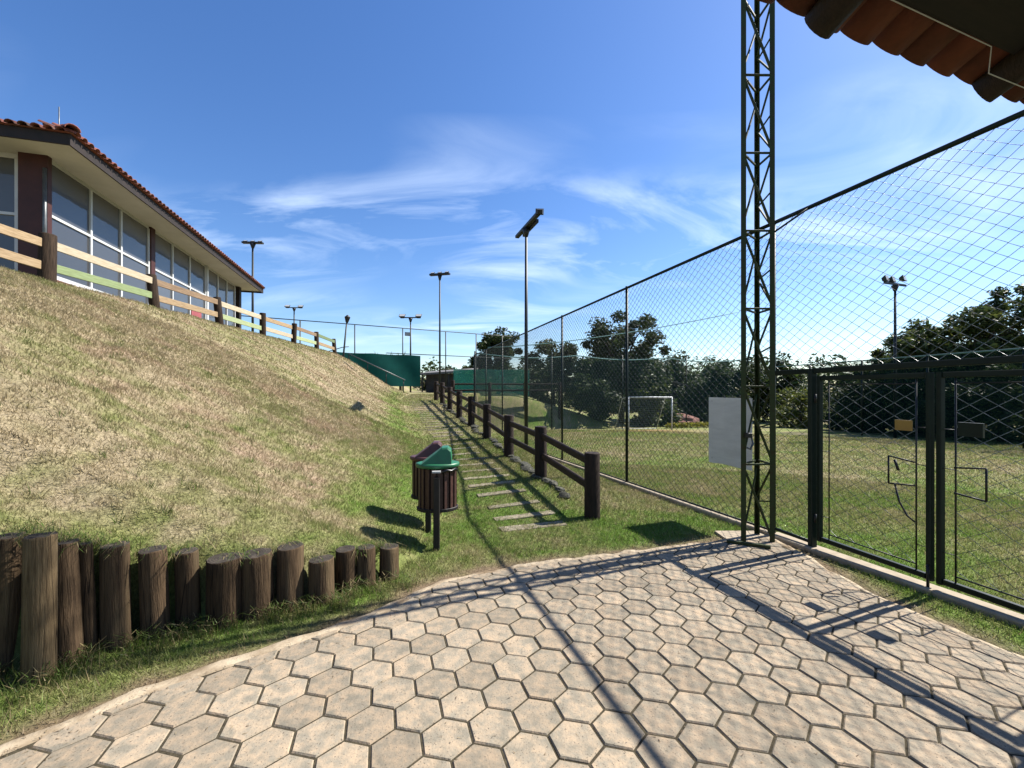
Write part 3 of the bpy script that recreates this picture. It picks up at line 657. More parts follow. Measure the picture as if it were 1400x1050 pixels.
# ------------------------------------------------------------------ glazed building
U = Vector((-.2873, .9578, 0)); VV_ = Vector((-.9578, -.2873, 0)); CB = Vector((-10.2, 9.07, 0)); ZB, ZT = 4.17, 6.84
def BP(u, v, z): return CB + U * u + VV_ * v + Vector((0, 0, z))     # u along the long glass wall, v leftwards along the short wall
bd = thing('glazed_building', 'single storey building with white framed glass walls and a red clay tile roof', 'building', (-10.2, 9.07, 3.9))
WALLC = mat('building_plaster', (.55, .52, .46), (.48, .45, .40), scale=2, rough=.9)
RED = mat('maroon_pillar', (.085, .025, .02), (.06, .018, .015), scale=4, rough=.6)
SOFF = mat('soffit_white', (.72, .70, .64), (.64, .62, .56), scale=2, rough=.85)
FASC = mat('dark_fascia', (.035, .022, .017), (.02, .014, .011), scale=5, rough=.7)
GLASS = bpy.data.materials.new('screened_glass'); GLASS.use_nodes = True
gt = GLASS.node_tree; gb = gt.nodes['Principled BSDF']; gb.inputs['Roughness'].default_value = .5; gb.inputs['Coat Weight'].default_value = .9; gb.inputs['Coat Roughness'].default_value = .02
go = gt.nodes.new('ShaderNodeObjectInfo'); gr = gt.nodes.new('ShaderNodeMapRange'); gr.inputs['To Min'].default_value = .028; gr.inputs['To Max'].default_value = .062; gt.links.new(go.outputs['Random'], gr.inputs[0])
gc = gt.nodes.new('ShaderNodeCombineColor'); [gt.links.new(gr.outputs[0], gc.inputs[k]) for k in range(3)]; gt.links.new(gc.outputs[0], gb.inputs['Base Color'])
gtc = gt.nodes.new('ShaderNodeTexCoord'); gn = gt.nodes.new('ShaderNodeTexNoise'); gn.inputs['Scale'].default_value = 1.6; gt.links.new(gtc.outputs['Object'], gn.inputs['Vector'])
gbp = gt.nodes.new('ShaderNodeBump'); gbp.inputs['Strength'].default_value = .12; gbp.inputs['Distance'].default_value = .05; gt.links.new(gn.outputs['Fac'], gbp.inputs['Height']); gt.links.new(gbp.outputs[0], gb.inputs['Coat Normal'])
TILE = mat('clay_tile', (.30, .10, .07), (.19, .062, .045), scale=9, rough=.85, vary=.35, c3=(.12, .07, .055), s3=3.5, bump=.4)
LU, LV = 11.95, 9.0
def quadbox(mb, u0, u1, v0, v1, z0, z1):
    c = [BP(u, v, z) for z in (z0, z1) for u, v in ((u0, v0), (u1, v0), (u1, v1), (u0, v1))]
    mb.add(c, [(3, 2, 1, 0), (4, 5, 6, 7), (0, 1, 5, 4), (1, 2, 6, 5), (2, 3, 7, 6), (3, 0, 4, 7)]); return mb
def bbox(name, m, *a, parent=None): return quadbox(MB(), *a).build(name, m, parent or bd)
bbox('base', mat('brick_plinth', (.22, .10, .07), (.16, .07, .05), scale=9, rough=.9), -.12, LU + .1, -.12, LV, 3.5, ZB - .03)
bbox('core', mat('dark_interior', (.03, .03, .032), rough=.8), .25, LU - .1, .25, LV, ZB - .03, ZT)
def Y2u(y): return (y - 9.07) / .9578
bays = [(9.17, 10.44, 11.62, 12.94), (13.24, 14.38, 15.63, 16.95), (17.16, 18.2, 19.2, 20.2)]
for by in bays:
    us = [Y2u(y) for y in by]
    wn = bbox('window', WHITE, us[0], us[-1], .06, .13, ZT - .07, ZT - .002)
    bbox('sill', WHITE, us[0], us[-1], -.03, .12, ZB - .03, ZB + .09, parent=wn)
    for u in us: bbox('mullion', WHITE, u - .035, u + .035, .05, .12, ZB + .09, ZT - .07, parent=wn)
    bbox('transom', WHITE, us[0] + .036, us[-1] - .036, .055, .115, 5.56, 5.62, parent=wn)
    for a_, b_ in zip(us[:-1], us[1:]):
        bbox('pane', GLASS, a_ + .036, b_ - .036, .088, .10, ZB + .09, 5.559, parent=wn); bbox('pane', GLASS, a_ + .036, b_ - .036, .088, .10, 5.621, ZT - .071, parent=wn)
bbox('red_panel', mat('faded_red_panel', (.40, .10, .11), (.33, .08, .09), rough=.7), Y2u(15.68), Y2u(16.5), .03, .048, ZB + .1, ZB + .62)
bbox('pillar', RED, -.06, Y2u(9.17) - .04, -.0, .5, ZB - .03, ZT)
bbox('pillar', RED, Y2u(12.94) + .04, Y2u(13.24) - .04, .01, .2, ZB - .03, ZT)
bbox('pillar', WHITE, Y2u(16.95) + .04, Y2u(17.16) - .04, .01, .2, ZB - .03, ZT)
bbox('pillar', FASC, Y2u(20.45), Y2u(20.72), -.05, .2, ZB - .03, ZT)
wn = bbox('window', WHITE, .06, .13, .56, 4.6, ZT - .10, ZT - .002)
for v0 in (.56, 1.9, 3.2, 4.5): bbox('mullion', WHITE, .05, .12, v0, v0 + .07, ZB, ZT - .10, parent=wn)
bbox('transom', WHITE, .055, .115, .631, 4.5, 5.5, 5.56, parent=wn)
bbox('pane', GLASS, .088, .10, .631, 4.5, ZB, 5.499, parent=wn); bbox('pane', GLASS, .088, .10, .631, 4.5, 5.561, ZT - .101, parent=wn)
tube('downpipe', [BP(-.09, .03, ZB), BP(-.09, .03, ZT - .3)], .035, GALV, bd, 8)
OV = .82; ZE = 6.78
mb = MB(); quadbox(mb, -OV, LU + OV, -OV, LV, ZT + .0, ZT + .05); mb.build('soffit', SOFF, bd)
mb = MB(); quadbox(mb, -OV - .04, LU + OV + .04, -OV - .04, -OV - .002, ZE - .02, ZE + .20); quadbox(mb, -OV - .04, -OV - .002, -OV + .0, LV, ZE - .02, ZE + .20); quadbox(mb, LU + OV + .002, LU + OV + .04, -OV, LV, ZE - .02, ZE + .2); mb.build('fascia', FASC, bd)
# hip roof with corrugated tile relief and separate eave tiles
RS = .36; ze = ZE + .22; e_ = OV + .10
def roofz(v): return ze + RS * v
rv, rfc = [], []
ridge = 4.6 + e_
P = [BP(-e_, -e_, ze), BP(LU + e_, -e_, ze), BP(LU + e_, LV + 1, ze), BP(-e_, LV + 1, ze), BP(-e_ + ridge, -e_ + ridge, ze + RS * ridge), BP(LU + e_ - ridge, -e_ + ridge, ze + RS * ridge)]
rf_ = mesh('roof', P, [(0, 1, 5, 4), (3, 0, 4), (1, 2, 5), (2, 3, 4, 5), (3, 2, 1, 0)], TILE, bd)
tv, tf = [], []
for i in range(2):
    for k in range(7):
        a_ = math.pi * k / 6; rr = .085 if i == 0 else .07; tv.append((i * .42, -rr * math.cos(a_), rr * math.sin(a_) * .85))
for i in range(2):
    for k in range(7):
        a_ = math.pi * k / 6; rr = (.085 if i == 0 else .07) - .014; tv.append((i * .42, -rr * math.cos(a_), rr * math.sin(a_) * .85))
for k in range(6): tf += [(k, k + 1, 8 + k, 7 + k), (14 + k, 21 + k, 22 + k, 15 + k), (k, 14 + k, 15 + k, k + 1)]
TM = meshdata('tile', tv, tf, TILE, True)
sl = math.atan(RS)
def bmat(org, xd, yd):
    z = xd.cross(yd); M = Matrix((xd, yd, z)).transposed().to_4x4(); M.translation = org; return M
nU = int((LU + 2 * e_) / .20)
for row in range(2):
    for k in range(nU):
        u = -e_ + .1 + k * .20; up = (VV_ * math.cos(sl) + Vector((0, 0, math.sin(sl))))
        vv = -e_ - .05 + row * .36
        if u + e_ < row * .36 - .1: continue
        put('tile', TM, rf_, bmat(BP(u, vv, ze + (vv + e_) * RS + .005), up, (-U)) @ Matrix.Rotation(random.gauss(0, .02), 4, 'Z'))
    for k in range(20):
        v = -e_ + .15 + k * .20; up = (U * math.cos(sl) + Vector((0, 0, math.sin(sl)))); uu = -e_ - .05 + row * .36
        if v + e_ < row * .36 - .1: continue
        put('tile', TM, rf_, bmat(BP(uu, v, ze + (uu + e_) * RS + .005), up, VV_) @ Matrix.Rotation(random.gauss(0, .02), 4, 'Z'))
hd = (U + VV_).normalized(); hs_ = math.atan(RS / math.sqrt(2)); hx = hd * math.cos(hs_) + Vector((0, 0, math.sin(hs_))); hy = Vector((0, 0, 1)).cross(hx).normalized()
for k in range(9): put('ridge_tile', TM, rf_, bmat(BP(-e_, -e_, ze + .05) + hx * (k * .36 - .06), hx, hy) @ Matrix.Scale(1.5, 4))
tube('antenna', [BP(.6, .2, ze + .3), BP(.6, .2, 8.3)], .011, GALV, bd, 6)

# ------------------------------------------------------------------ roof overhead on the right
pr_ = thing('pavilion_roof', 'dark underside of a clay tiled eave with log rafters overhanging the top right', 'roof', (1.9, 1.0, 0))
EA = Vector((.975, 1.66, 0)); ED = Vector((.948, .3186, 0)); EI = Vector((.3186, -.948, 0)); EZ = 3.30; ES = .36
def PR(s, t_, z=0): return EA + ED * s + EI * t_ + Vector((0, 0, EZ + ES * t_ + z))
inx = (EI + Vector((0, 0, ES))).normalized(); nz = ED.cross(inx) * -1
if nz.z < 0: nz = -nz
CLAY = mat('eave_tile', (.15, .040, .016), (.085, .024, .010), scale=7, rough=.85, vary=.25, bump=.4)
def chan(Ln, r0, r1, flip):
    v, f = [], []; n = 8
    for rr, th in ((0, 0), (1, .013)):
        for i in range(2):
            for k in range(n + 1):
                a_ = math.pi * (.04 + .92 * k / n); q = (r0 if i == 0 else r1) - th; v.append((i * Ln, -q * math.cos(a_), flip * q * math.sin(a_) * .60))
    m_ = n + 1
    for k in range(n): f += [(k, k + 1, m_ + k + 1, m_ + k), (2 * m_ + k, 3 * m_ + k, 3 * m_ + k + 1, 2 * m_ + k + 1), (k, 2 * m_ + k, 2 * m_ + k + 1, k + 1)]
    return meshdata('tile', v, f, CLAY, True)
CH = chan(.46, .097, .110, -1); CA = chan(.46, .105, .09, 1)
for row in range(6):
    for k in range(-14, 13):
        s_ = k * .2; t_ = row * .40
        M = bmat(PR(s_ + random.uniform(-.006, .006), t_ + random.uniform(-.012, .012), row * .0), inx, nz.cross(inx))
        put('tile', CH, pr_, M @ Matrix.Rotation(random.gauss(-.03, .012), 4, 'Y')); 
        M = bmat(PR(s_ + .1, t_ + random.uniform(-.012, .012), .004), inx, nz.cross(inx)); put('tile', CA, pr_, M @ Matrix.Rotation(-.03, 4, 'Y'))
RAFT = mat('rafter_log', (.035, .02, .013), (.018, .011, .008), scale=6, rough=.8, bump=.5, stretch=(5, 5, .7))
for s_ in (-2.05, -.88, .29, 1.46, 2.63):
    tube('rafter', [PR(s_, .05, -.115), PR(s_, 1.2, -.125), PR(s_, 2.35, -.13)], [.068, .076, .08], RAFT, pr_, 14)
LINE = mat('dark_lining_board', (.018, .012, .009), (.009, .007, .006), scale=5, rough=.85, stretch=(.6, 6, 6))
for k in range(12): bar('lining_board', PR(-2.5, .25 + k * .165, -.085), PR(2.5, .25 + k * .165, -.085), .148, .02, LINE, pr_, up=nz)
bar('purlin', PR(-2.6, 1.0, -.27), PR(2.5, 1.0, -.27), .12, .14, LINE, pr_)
tube('cable', [PR(-.1, .185, -.10), PR(.6, .185, -.102), PR(1.21, .185, -.105), PR(1.25, .16, -.19), PR(1.9, .17, -.20)], .0024, mat('pale_cable', (.5, .5, .48), rough=.6), pr_, 6)
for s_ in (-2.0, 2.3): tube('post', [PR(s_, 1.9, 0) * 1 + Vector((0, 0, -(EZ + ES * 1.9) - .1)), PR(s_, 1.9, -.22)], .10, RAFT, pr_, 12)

# ------------------------------------------------------------------ light poles
LAMPG = mat('lamp_glass', (.55, .56, .55), (.5, .5, .5), rough=.3); GREYP = mat('grey_green_pole', (.026, .034, .031), (.018, .024, .022), scale=6, rough=.5, spec=.3)
def flood(parent, p, ang, tilt, s=1., m=BLACKM):
    M = Matrix.Translation(p) @ Matrix.Rotation(ang, 4, 'Z') @ Matrix.Rotation(tilt, 4, 'X')
    v = [(-.18 * s, -.05 * s, -.13 * s), (.18 * s, -.05 * s, -.13 * s), (.18 * s, -.05 * s, .13 * s), (-.18 * s, -.05 * s, .13 * s), (-.10 * s, .12 * s, -.07 * s), (.10 * s, .12 * s, -.07 * s), (.10 * s, .12 * s, .07 * s), (-.10 * s, .12 * s, .07 * s)]
    o = mesh('floodlight', v, [(0, 1, 2, 3)[::-1], (4, 5, 6, 7), (0, 1, 5, 4), (1, 2, 6, 5), (2, 3, 7, 6), (3, 0, 4, 7)], m, parent, M=M)
    mesh('lens', [(-.16 * s, -.053 * s, -.11 * s), (.16 * s, -.053 * s, -.11 * s), (.16 * s, -.053 * s, .11 * s), (-.16 * s, -.053 * s, .11 * s)], [(0, 1, 2, 3)], LAMPG, o, M=M)
def light_pole(x, y, top, label, kind, ang=0, r=.055, base=None, m=GREYP):
    z = hz(x, y) if base is None else base
    g = thing('light_pole', label, 'light pole', (x, y, z), 'floodlight poles')
    tube('pole', [(x, y, z - .2), (x, y, z + (top - z) * .45), (x, y, top - .25)], [r, r * .9, r * .65], m, g, 10)
    d = Vector((math.cos(ang), math.sin(ang), 0)); t_ = Vector((x, y, top))
    tube('bracket', [t_ + Vector((0, 0, -.35)), t_ + Vector((0, 0, -.06))], [r * .9, r * 2.2], BLACKM, g, 8)
    if kind == 'bar':
        bar('crossarm', t_ - d * .62, t_ + d * .62, .24, .10, BLACKM, g); 
        for k in (-.45, .0, .45): flood(g, t_ + d * k + Vector((0, 0, .10)), ang, -1.0, .62)
    elif kind == 'long':
        sd_ = Vector((-d.y, d.x, 0)) * -.13
        bar('crossarm', t_ - d * 1.15, t_ + d * 1.0, .15, .11, BLACKM, g); bar('crossarm', t_ + sd_ - d * .75 + Vector((0, 0, -.06)), t_ + sd_ + d * .62 + Vector((0, 0, -.06)), .09, .12, BLACKM, g)
        flood(g, t_ - d * 1.2 + Vector((.03, 0, .04)), ang + 1.3, -.35, .75)
    elif kind == 'triple':
        bar('crossarm', t_ - d * .85, t_ + d * .85, .09, .10, BLACKM, g)
        for k, h_ in ((-.72, .2), (-.2, .2), (.68, .34)): flood(g, t_ + d * k + Vector((0, 0, h_)), ang + .2, -.25, 1.15, GREYP)
    elif kind == 'double':
        bar('crossarm', t_ - d * .75, t_ + d * .75, .07, .08, BLACKM, g)
        for k in (-.62, .62): flood(g, t_ + d * k + Vector((0, 0, .12)), ang, -.9, 1.3, GREYP)
        if 'horn' in label: flood(g, t_ + Vector((-.25, 0, -1.25)), .5, 0, 1.1)
    return g
light_pole(.50, 14.5, 7.45, 'tallest pole, its floodlight arm pointing towards us, behind the brown path fence', 'long', R(108), r=.07, base=-.26)
light_pole(-4.25, 24.2, 8.5, 'slim floodlight pole rising at the far end of the grass path', 'bar', R(-14), r=.06)
light_pole(-16.4, 26, 11.0, 'floodlight pole just beyond the far corner of the tiled building', 'bar', R(4), r=.08, base=2.5)
light_pole(-21.2, 40, 9.7, 'distant double floodlight pole seen over the end of the ranch fence', 'double', R(5), r=.08)
light_pole(-7.65, 31, 7.15, 'floodlight pole with a horn speaker beside the green windscreen', 'double', R(0), r=.07)
light_pole(19.2, 20.6, 7.0, 'triple floodlight pole seen through the mesh by the right hand trees', 'triple', R(20), r=.075, m=BLACKM)
lp = thing('lantern_post', 'short leaning post with a lantern at the end of the ranch fence', 'lamp post', (-10.5, 25.6, 3.6))
lb, lt = Vector((-10.55, 25.6, 3.3)), Vector((-10.30, 25.6, 5.85))
tube('pole', [lb, lb.lerp(lt, .25), lt], [.10, .06, .045], GREYP, lp, 8)
v, f = tubev([lt, lt + Vector((.02, 0, .06)), lt + Vector((.05, 0, .38)), lt + Vector((.06, 0, .52))], [.05, .09, .19, .03], 6); mesh('lantern', v, f, BLACKM, lp)

# ------------------------------------------------------------------ court fence and windscreen beyond the hill
ct = thing('court_fence', 'tall thin posted court fence behind the end of the grassy hill', 'fence', (-13.4, 26, 1.5))
CF0, CFD = Vector((-13.4, 26, 0)), Vector((8.4, 5.0, 0))
for s in (-.33, 0, .335, .667, 1.0, 1.26, 1.5):
    p = CF0 + CFD * s; tube('post', [(p.x, p.y, 1.2), (p.x, p.y, 6.1)], .04, GREYP, ct, 8)
for z, s0 in ((6.1, -.4), (4.28, .55)): a, b_ = CF0 + CFD * s0, CF0 + CFD * 1.6; tube('rail', [(a.x, a.y, z), (b_.x, b_.y, z)], .03, GREYP, ct, 6)
SCR = mat('green_windscreen_fabric', (.008, .10, .085), (.006, .075, .065), scale=1.2, rough=.85, spec=.1)
def wavy(name, a, b_, z0, z1, m, parent=None, amp=.05, n=40, th=.01, rows=4, wl=2.1):
    a, b_ = Vector(a), Vector(b_); d = b_ - a; Ln = d.length; d.normalize(); nr = Vector((d.y, -d.x, 0)); v, f = [], []
    for j in range(rows + 1):
        for i in range(n + 1):
            t_ = Ln * i / n; o_ = amp * math.sin(t_ * wl + j * .7) * (.4 + .6 * math.sin(math.pi * j / rows)); q = a + d * t_ + nr * o_
            sag = (0 if j < rows else -.04 * abs(math.sin(t_ * 1.3))); v.append((q.x, q.y, z0 + (z1 - z0) * j / rows + sag))
    k = len(v); v += [(x + nr.x * th, y + nr.y * th, z) for x, y, z in v[:k]]; c = n + 1
    for j in range(rows):
        for i in range(n): q = j * c + i; f += [(q, q + 1, q + c + 1, q + c), (k + q + 1, k + q, k + q + c, k + q + c + 1)]
    return mesh(name, v, f, m, parent, True)
o = wavy('windscreen', CF0 + CFD * .2 + Vector((.1, -.1, 0)), CF0 + CFD * .79 + Vector((.1, -.1, 0)), 1.95, 4.2, SCR); tag(o, 'opaque teal green windscreen hung on the court fence', 'windscreen')
hr = thing('handrail', 'sloping steel handrail going down the far end of the hill', 'handrail', (-8.3, 25.2, 2.8))
h0, h1 = Vector((-10.0, 25.2, 3.92)), Vector((-6.6, 25.4, 2.30))
tube('rail', [h0, h1], .03, GALV, hr, 8)
tube('rail', [Vector((-11.3, 24.9, 3.98)), Vector((-10.35, 25.1, 4.3)), Vector((-10.0, 25.2, 4.35))], .025, BLACKM, hr, 6)
for t_ in (0, .33, .66, .97): p = h0.lerp(h1, t_); tube('post', [(p.x, p.y, min(hz(p.x, p.y), p.z - .4)), p], .025, BLACKM, hr, 6)

# ------------------------------------------------------------------ low hut and shade nets at the far end
ht = thing('low_hut', 'low dark hut with a flat grey roof beyond the end of the path', 'hut', (-5.2, 33, 1.5))
HUTW = mat('hut_wall', (.10, .09, .08), (.06, .055, .05), scale=3, rough=.9); HUTR = mat('hut_roof', (.22, .21, .20), (.16, .155, .15), scale=3, rough=.9)
MB().box(-6.9, -3.2, 33, 36, 1.2, 3.0).build('wall', HUTW, ht)
mesh('roof', [(-7.3, 32.4, 2.85), (-3.0, 32.4, 3.15), (-3.0, 36.4, 3.5), (-7.3, 36.4, 3.2), (-7.3, 32.4, 3.0), (-3.0, 32.4, 3.3), (-3.0, 36.4, 3.65), (-7.3, 36.4, 3.35)], BF, HUTR, ht)
for x in (-7.1, -5.0, -3.1): tube('post', [(x, 32.5, 1.2), (x, 32.5, 2.9)], .05, HUTW, ht, 6)
NETG = mat('green_shade_net', (.09, .46, .30), (.07, .36, .25), scale=2, rough=.9, trans=.35, spec=.1)
o = wavy('shade_net', (-4.3, 30.2, 0), (1.3, 31.2, 0), 1.25, 3.25, NETG, amp=.12); tag(o, 'bright green shade net stretched behind the brown end fence', 'net')
for s in (0, .5, 1): pass
# ball stop nets of the pitch
NETT = mat('teal_ball_net', (.16, .30, .28), (.12, .24, .22), scale=3, rough=.8, trans=.93, spec=.1)
en = thing('ball_net', 'translucent teal ball net with sagging ropes across the far end of the pitch', 'net', (1, 26.6, -.7))
def endp(x, z, dy=0): return Vector((x, 26.15 + .284 * x + dy, z))
wavy('net_sheet', endp(-2.2, 0), endp(17.5, 0), -.85, 3.95, NETT, en, amp=.10, n=60, rows=5, wl=.9)
tube('rope', [endp(-2.2 + 19.7 * i / 24, 3.98 - .22 * math.sin(math.pi * ((i % 8) / 8))) for i in range(25)], .035, mat('teal_rope', (.22, .40, .38), rough=.8), en, 5)
tube('rope', [endp(-1.5 + 18.5 * i / 12, 4.35 + 3.2 * (i / 12) ** 1.35 ) for i in range(13)], .03, bpy.data.materials['teal_rope'], en, 5)
for x in (-2.3, 2.6, 7.6, 12.6, 17.5): tube('post', [endp(x, -1.0), endp(x, 4.1 if x < 17 else 7.7)], .045, DARKG, en, 8)
# fence on the far long side
ff = thing('far_side_fence', 'dark green netted fence on the far long side of the pitch', 'fence', (19.1, 20, -.6))
FP = [Vector((20.4, 9.0, 0)), Vector((19.95, 12.4, 0)), Vector((19.5, 15.65, 0)), Vector((19.2, 19.0, 0)), Vector((18.9, 22.2, 0)), Vector((18.5, 25.5, 0)), Vector((18.2, 28.6, 0)), Vector((17.5, 31.1, 0))]
for p in FP: tube('post', [(p.x, p.y, SL * p.y - .2), (p.x, p.y, 3.3)], .045, DARKG, ff, 8)
tube('top_rail', [(p.x, p.y, 3.28) for p in FP[:7]], .04, mat('teal_rail', (.10, .20, .17), rough=.6), ff, 6)
NETD = mat('dark_green_net', (.012, .04, .03), (.01, .032, .025), scale=3, rough=.9, trans=.72, spec=.1)
for a, b_ in zip(FP[:5], FP[1:6]): wavy('net_panel', a, b_, SL * 20 + .0, 3.25, NETD, ff, amp=.04, n=8)
# goal
gl = thing('soccer_goal', 'white soccer goal frame with a net at the far end of the pitch', 'goal', (8.8, 26.2, -.9))
G0, G1 = Vector((7.35, 25.9, SL * 26 - .03)), Vector((10.35, 26.6, SL * 26.5 - .03)); gh = 2.12; gbk = Vector((-.55, 1.25, 0))
up = Vector((0, 0, gh))
for a in (G0, G1):
    tube('goalpost', [a, a + up], .05, WHITE, gl, 10); tube('back_stay', [a + up, a + gbk * .45 + up * .96, a + gbk], .022, WHITE, gl, 6)
tube('crossbar', [G0 + up, G1 + up], .05, WHITE, gl, 10); tube('ground_bar', [G0 + gbk, G1 + gbk], .022, WHITE, gl, 6)
mbn = MB()
for i in range(25): t_ = i / 24; a = G0.lerp(G1, t_); mbn.tube([a + up, a + gbk * .45 + up * .94, a + gbk], .0028, 3)
for j in range(14):
    t_ = (j + .5) / 14; o_ = gbk * (.45 + .55 * t_) + up * (.95 * (1 - t_)); mbn.tube([G0 + o_, G1 + o_], .0028, 3)
tag(mbn.build('net', mat('white_net', (.5, .5, .48), rough=.9), gl), kind='stuff')
# small house and heap behind the pitch
sh = thing('small_house', 'small dark house with a low gabled roof behind the goal', 'house', (14.5, 37, -.9))
MB().box(12.6, 17.6, 37, 41, -1.4, 1.7).build('wall', HUTW, sh)
mesh('roof', [(12.2, 36.6, 3.0), (17.9, 36.6, 1.35), (17.9, 41.4, 1.35), (12.2, 41.4, 3.0), (12.2, 36.6, 3.15), (17.9, 36.6, 1.5), (17.9, 41.4, 1.5), (12.2, 41.4, 3.15)], BF, mat('brown_sheet_roof', (.25, .18, .13), (.18, .13, .1), rough=.8), sh)
hpv = []; import bmesh
def mound(name, c, sx, sy, sz, m, seed, label, cat):
    bm = bmesh.new(); bmesh.ops.create_icosphere(bm, subdivisions=3, radius=1); r_ = random.Random(seed)
    for v in bm.verts: v.co = Vector((v.co.x * sx, v.co.y * sy, max(v.co.z, -.2) * sz)) * (1 + r_.uniform(-.14, .14))
    me = bpy.data.meshes.new(name); bm.to_mesh(me); bm.free(); me.materials.append(m); o = put(name, me, None, Matrix.Translation(c)); return tag(o, label, cat)
mound('earth_heap', (13.4, 33.2, -1.1), 1.7, .9, .95, mat('red_clay_heap', (.36, .17, .13), (.24, .12, .10), scale=3, rough=.95), 3, 'heap of reddish clay just right of the goal', 'heap')

# ------------------------------------------------------------------ vegetation
def leaves(centres, radii, n, size, cols, seed, squash=1., droop=0):
    """many small two-triangle leaves spread through overlapping clumps"""
    g = np.random.default_rng(seed); k = g.integers(0, len(centres), n); c = np.asarray(centres)[k]; r = np.asarray(radii)[k]
    d = g.normal(size=(n, 3)); d /= np.linalg.norm(d, axis=1)[:, None]; rad = g.random(n) ** .45
    p = c + d * (r * rad)[:, None] * np.array([1, 1, squash]) + g.normal(size=(n, 3)) * .04
    a = g.normal(size=(n, 3)); a[:, 2] *= .5; a /= np.linalg.norm(a, axis=1)[:, None]; b_ = np.cross(a, g.normal(size=(n, 3))); b_ /= np.linalg.norm(b_, axis=1)[:, None]
    s = size * g.uniform(.6, 1.5, n)[:, None]
    V = np.stack([p - a * s, p + b_ * s * .42, p + a * s + np.array([0, 0, -.25]) * s, p - b_ * s * .42], 1).reshape(-1, 3)
    i = np.arange(n) * 4; T = np.concatenate([np.stack([i, i + 1, i + 2], 1), np.stack([i, i + 2, i + 3], 1)])
    cl_ = ALB * np.asarray(cols)[g.integers(0, len(cols), n)] * g.uniform(.6, 1.4, (n, 1)); return V, T, np.repeat(cl_, 4, 0)
DK = [(.035, .06, .018), (.05, .075, .02), (.06, .085, .03)]; MD = [(.065, .10, .025), (.09, .115, .03), (.05, .08, .02)]; GY_ = [(.10, .12, .06), (.13, .14, .07), (.08, .10, .045)]; YG = [(.17, .20, .04), (.22, .24, .05), (.13, .17, .035)]
def tree(x, y, top, wdt, label, cols, seed, n=7000, size=.16, low=.3, cat='tree', name='tree', group='trees round the pitch', nclump=34, hollow=0, base=None, rmin=.16):
    r_ = random.Random(seed); zb = (hz(x, y) if base is None else base); hgt = top - zb
    g = thing(name, label, cat, (x, y, zb), group)
    c, rr = [], []; zlo = zb + hgt * (low if low else -.12); cz = (zlo + top) / 2
    while len(c) < nclump:
        d = Vector((r_.gauss(0, 1), r_.gauss(0, 1), r_.gauss(0, 1))).normalized() * (r_.random() ** .4)
        q = Vector((x + d.x * wdt * .43, y + d.y * wdt * .38, cz + d.z * (top - zlo) * .43)); ra = wdt * r_.uniform(rmin * .55, rmin * 1.15)
        if q.z + ra > top + .15: q.z = top - ra * .8
        q.z = max(q.z, zb + .1); c.append(tuple(q)); rr.append(ra)
    V, T, cc = leaves(c, rr, n, size, cols, seed, .85); npmesh('crown', V, T, LEAF, g, cols=cc)
    mb = MB(); tp = Vector((x + r_.uniform(-.3, .3), y, zb + hgt * .45)); mb.tube([(x, y, zb - .2), (x + r_.uniform(-.1, .1), y, zb + hgt * .2), tp], [.05 * wdt ** .7 + .05, .04 * wdt ** .7 + .04, .03 * wdt ** .7 + .03], 8)
    for k in range(0, nclump, 2):
        q = Vector(c[k]); st = Vector((x, y, zb + hgt * r_.uniform(.15, .42))).lerp(tp, r_.random() * .6); mid = st.lerp(q, .5) + Vector((0, 0, .06 * hgt)); mb.tube([st, mid, q], [.018 * wdt ** .7 + .02, .012 * wdt ** .7 + .012, .012], 5)
    mb.build('trunk', BARK, g, True)
    return g
tree(8.9, 33.5, 8.7, 8.6, 'big spreading tree with open dark branches behind the soccer goal', DK + GY_[:1], 11, 20000, .15, .06, nclump=100, rmin=.10)
tree(3.6, 36, 6.6, 6.0, 'grey green bushy tree left of the big tree behind the pitch', GY_ + MD[:1], 12, 13000, .15, .0, nclump=55, rmin=.13)
tree(-1.4, 43, 8.7, 5.6, 'rounded tree standing highest behind the far corner of the fence', MD + DK, 13, 11000, .17, .2, nclump=60, rmin=.12)
tree(-3.6, 44, 5.4, 4.5, 'lower tree leaning against the rounded one, to its left', MD, 14, 4500, .17, .05)
tree(-6.3, 40, 4.0, 5.5, 'grey green shrubby tree behind the low hut roof', GY_, 15, 5000, .15, .0)
tree(6.2, 30.5, 4.2, 5.2, 'dense dark shrub filling the space left of the goal', DK, 16, 11000, .15, .0, cat='shrub', name='shrub')
tree(10.5, 32, 3.2, 5.0, 'dark thicket right behind the goal net', DK + YG[:1], 17, 11000, .15, .0, cat='shrub', name='shrub')
tree(15.2, 40, 5.6, 6.0, 'feathery tree above the small gabled house', MD + GY_[:1], 18, 6000, .17, .2)
tree(19.5, 38, 5.6, 7.0, 'dark tree behind the lattice mast', DK, 19, 7000, .17, .0)
tree(17.0, 36.5, 3.4, 6.0, 'low dark thicket left of the mast beyond the pitch', DK, 20, 7000, .14, .0, cat='shrub', name='shrub')
tree(23.5, 37, 5.2, 6.5, 'dark tree right of the mast, over the gate post', DK + MD[:1], 21, 7000, .17, .0)
tree(20.6, 29.5, 1.9, 3.4, 'sunny yellow green bush at the far right corner of the pitch', YG, 22, 5000, .11, .0, cat='shrub', name='shrub', nclump=18, rmin=.22)
tree(22.0, 26.5, 2.7, 3.6, 'lime tinged bush beside the sunny corner bush', YG[2:] + MD, 23, 5000, .11, .0, cat='shrub', name='shrub', nclump=18, rmin=.22)
tree(27.5, 31, 4.0, 6.5, 'dark tree over the middle of the gate header', DK, 24, 8000, .16, .0)
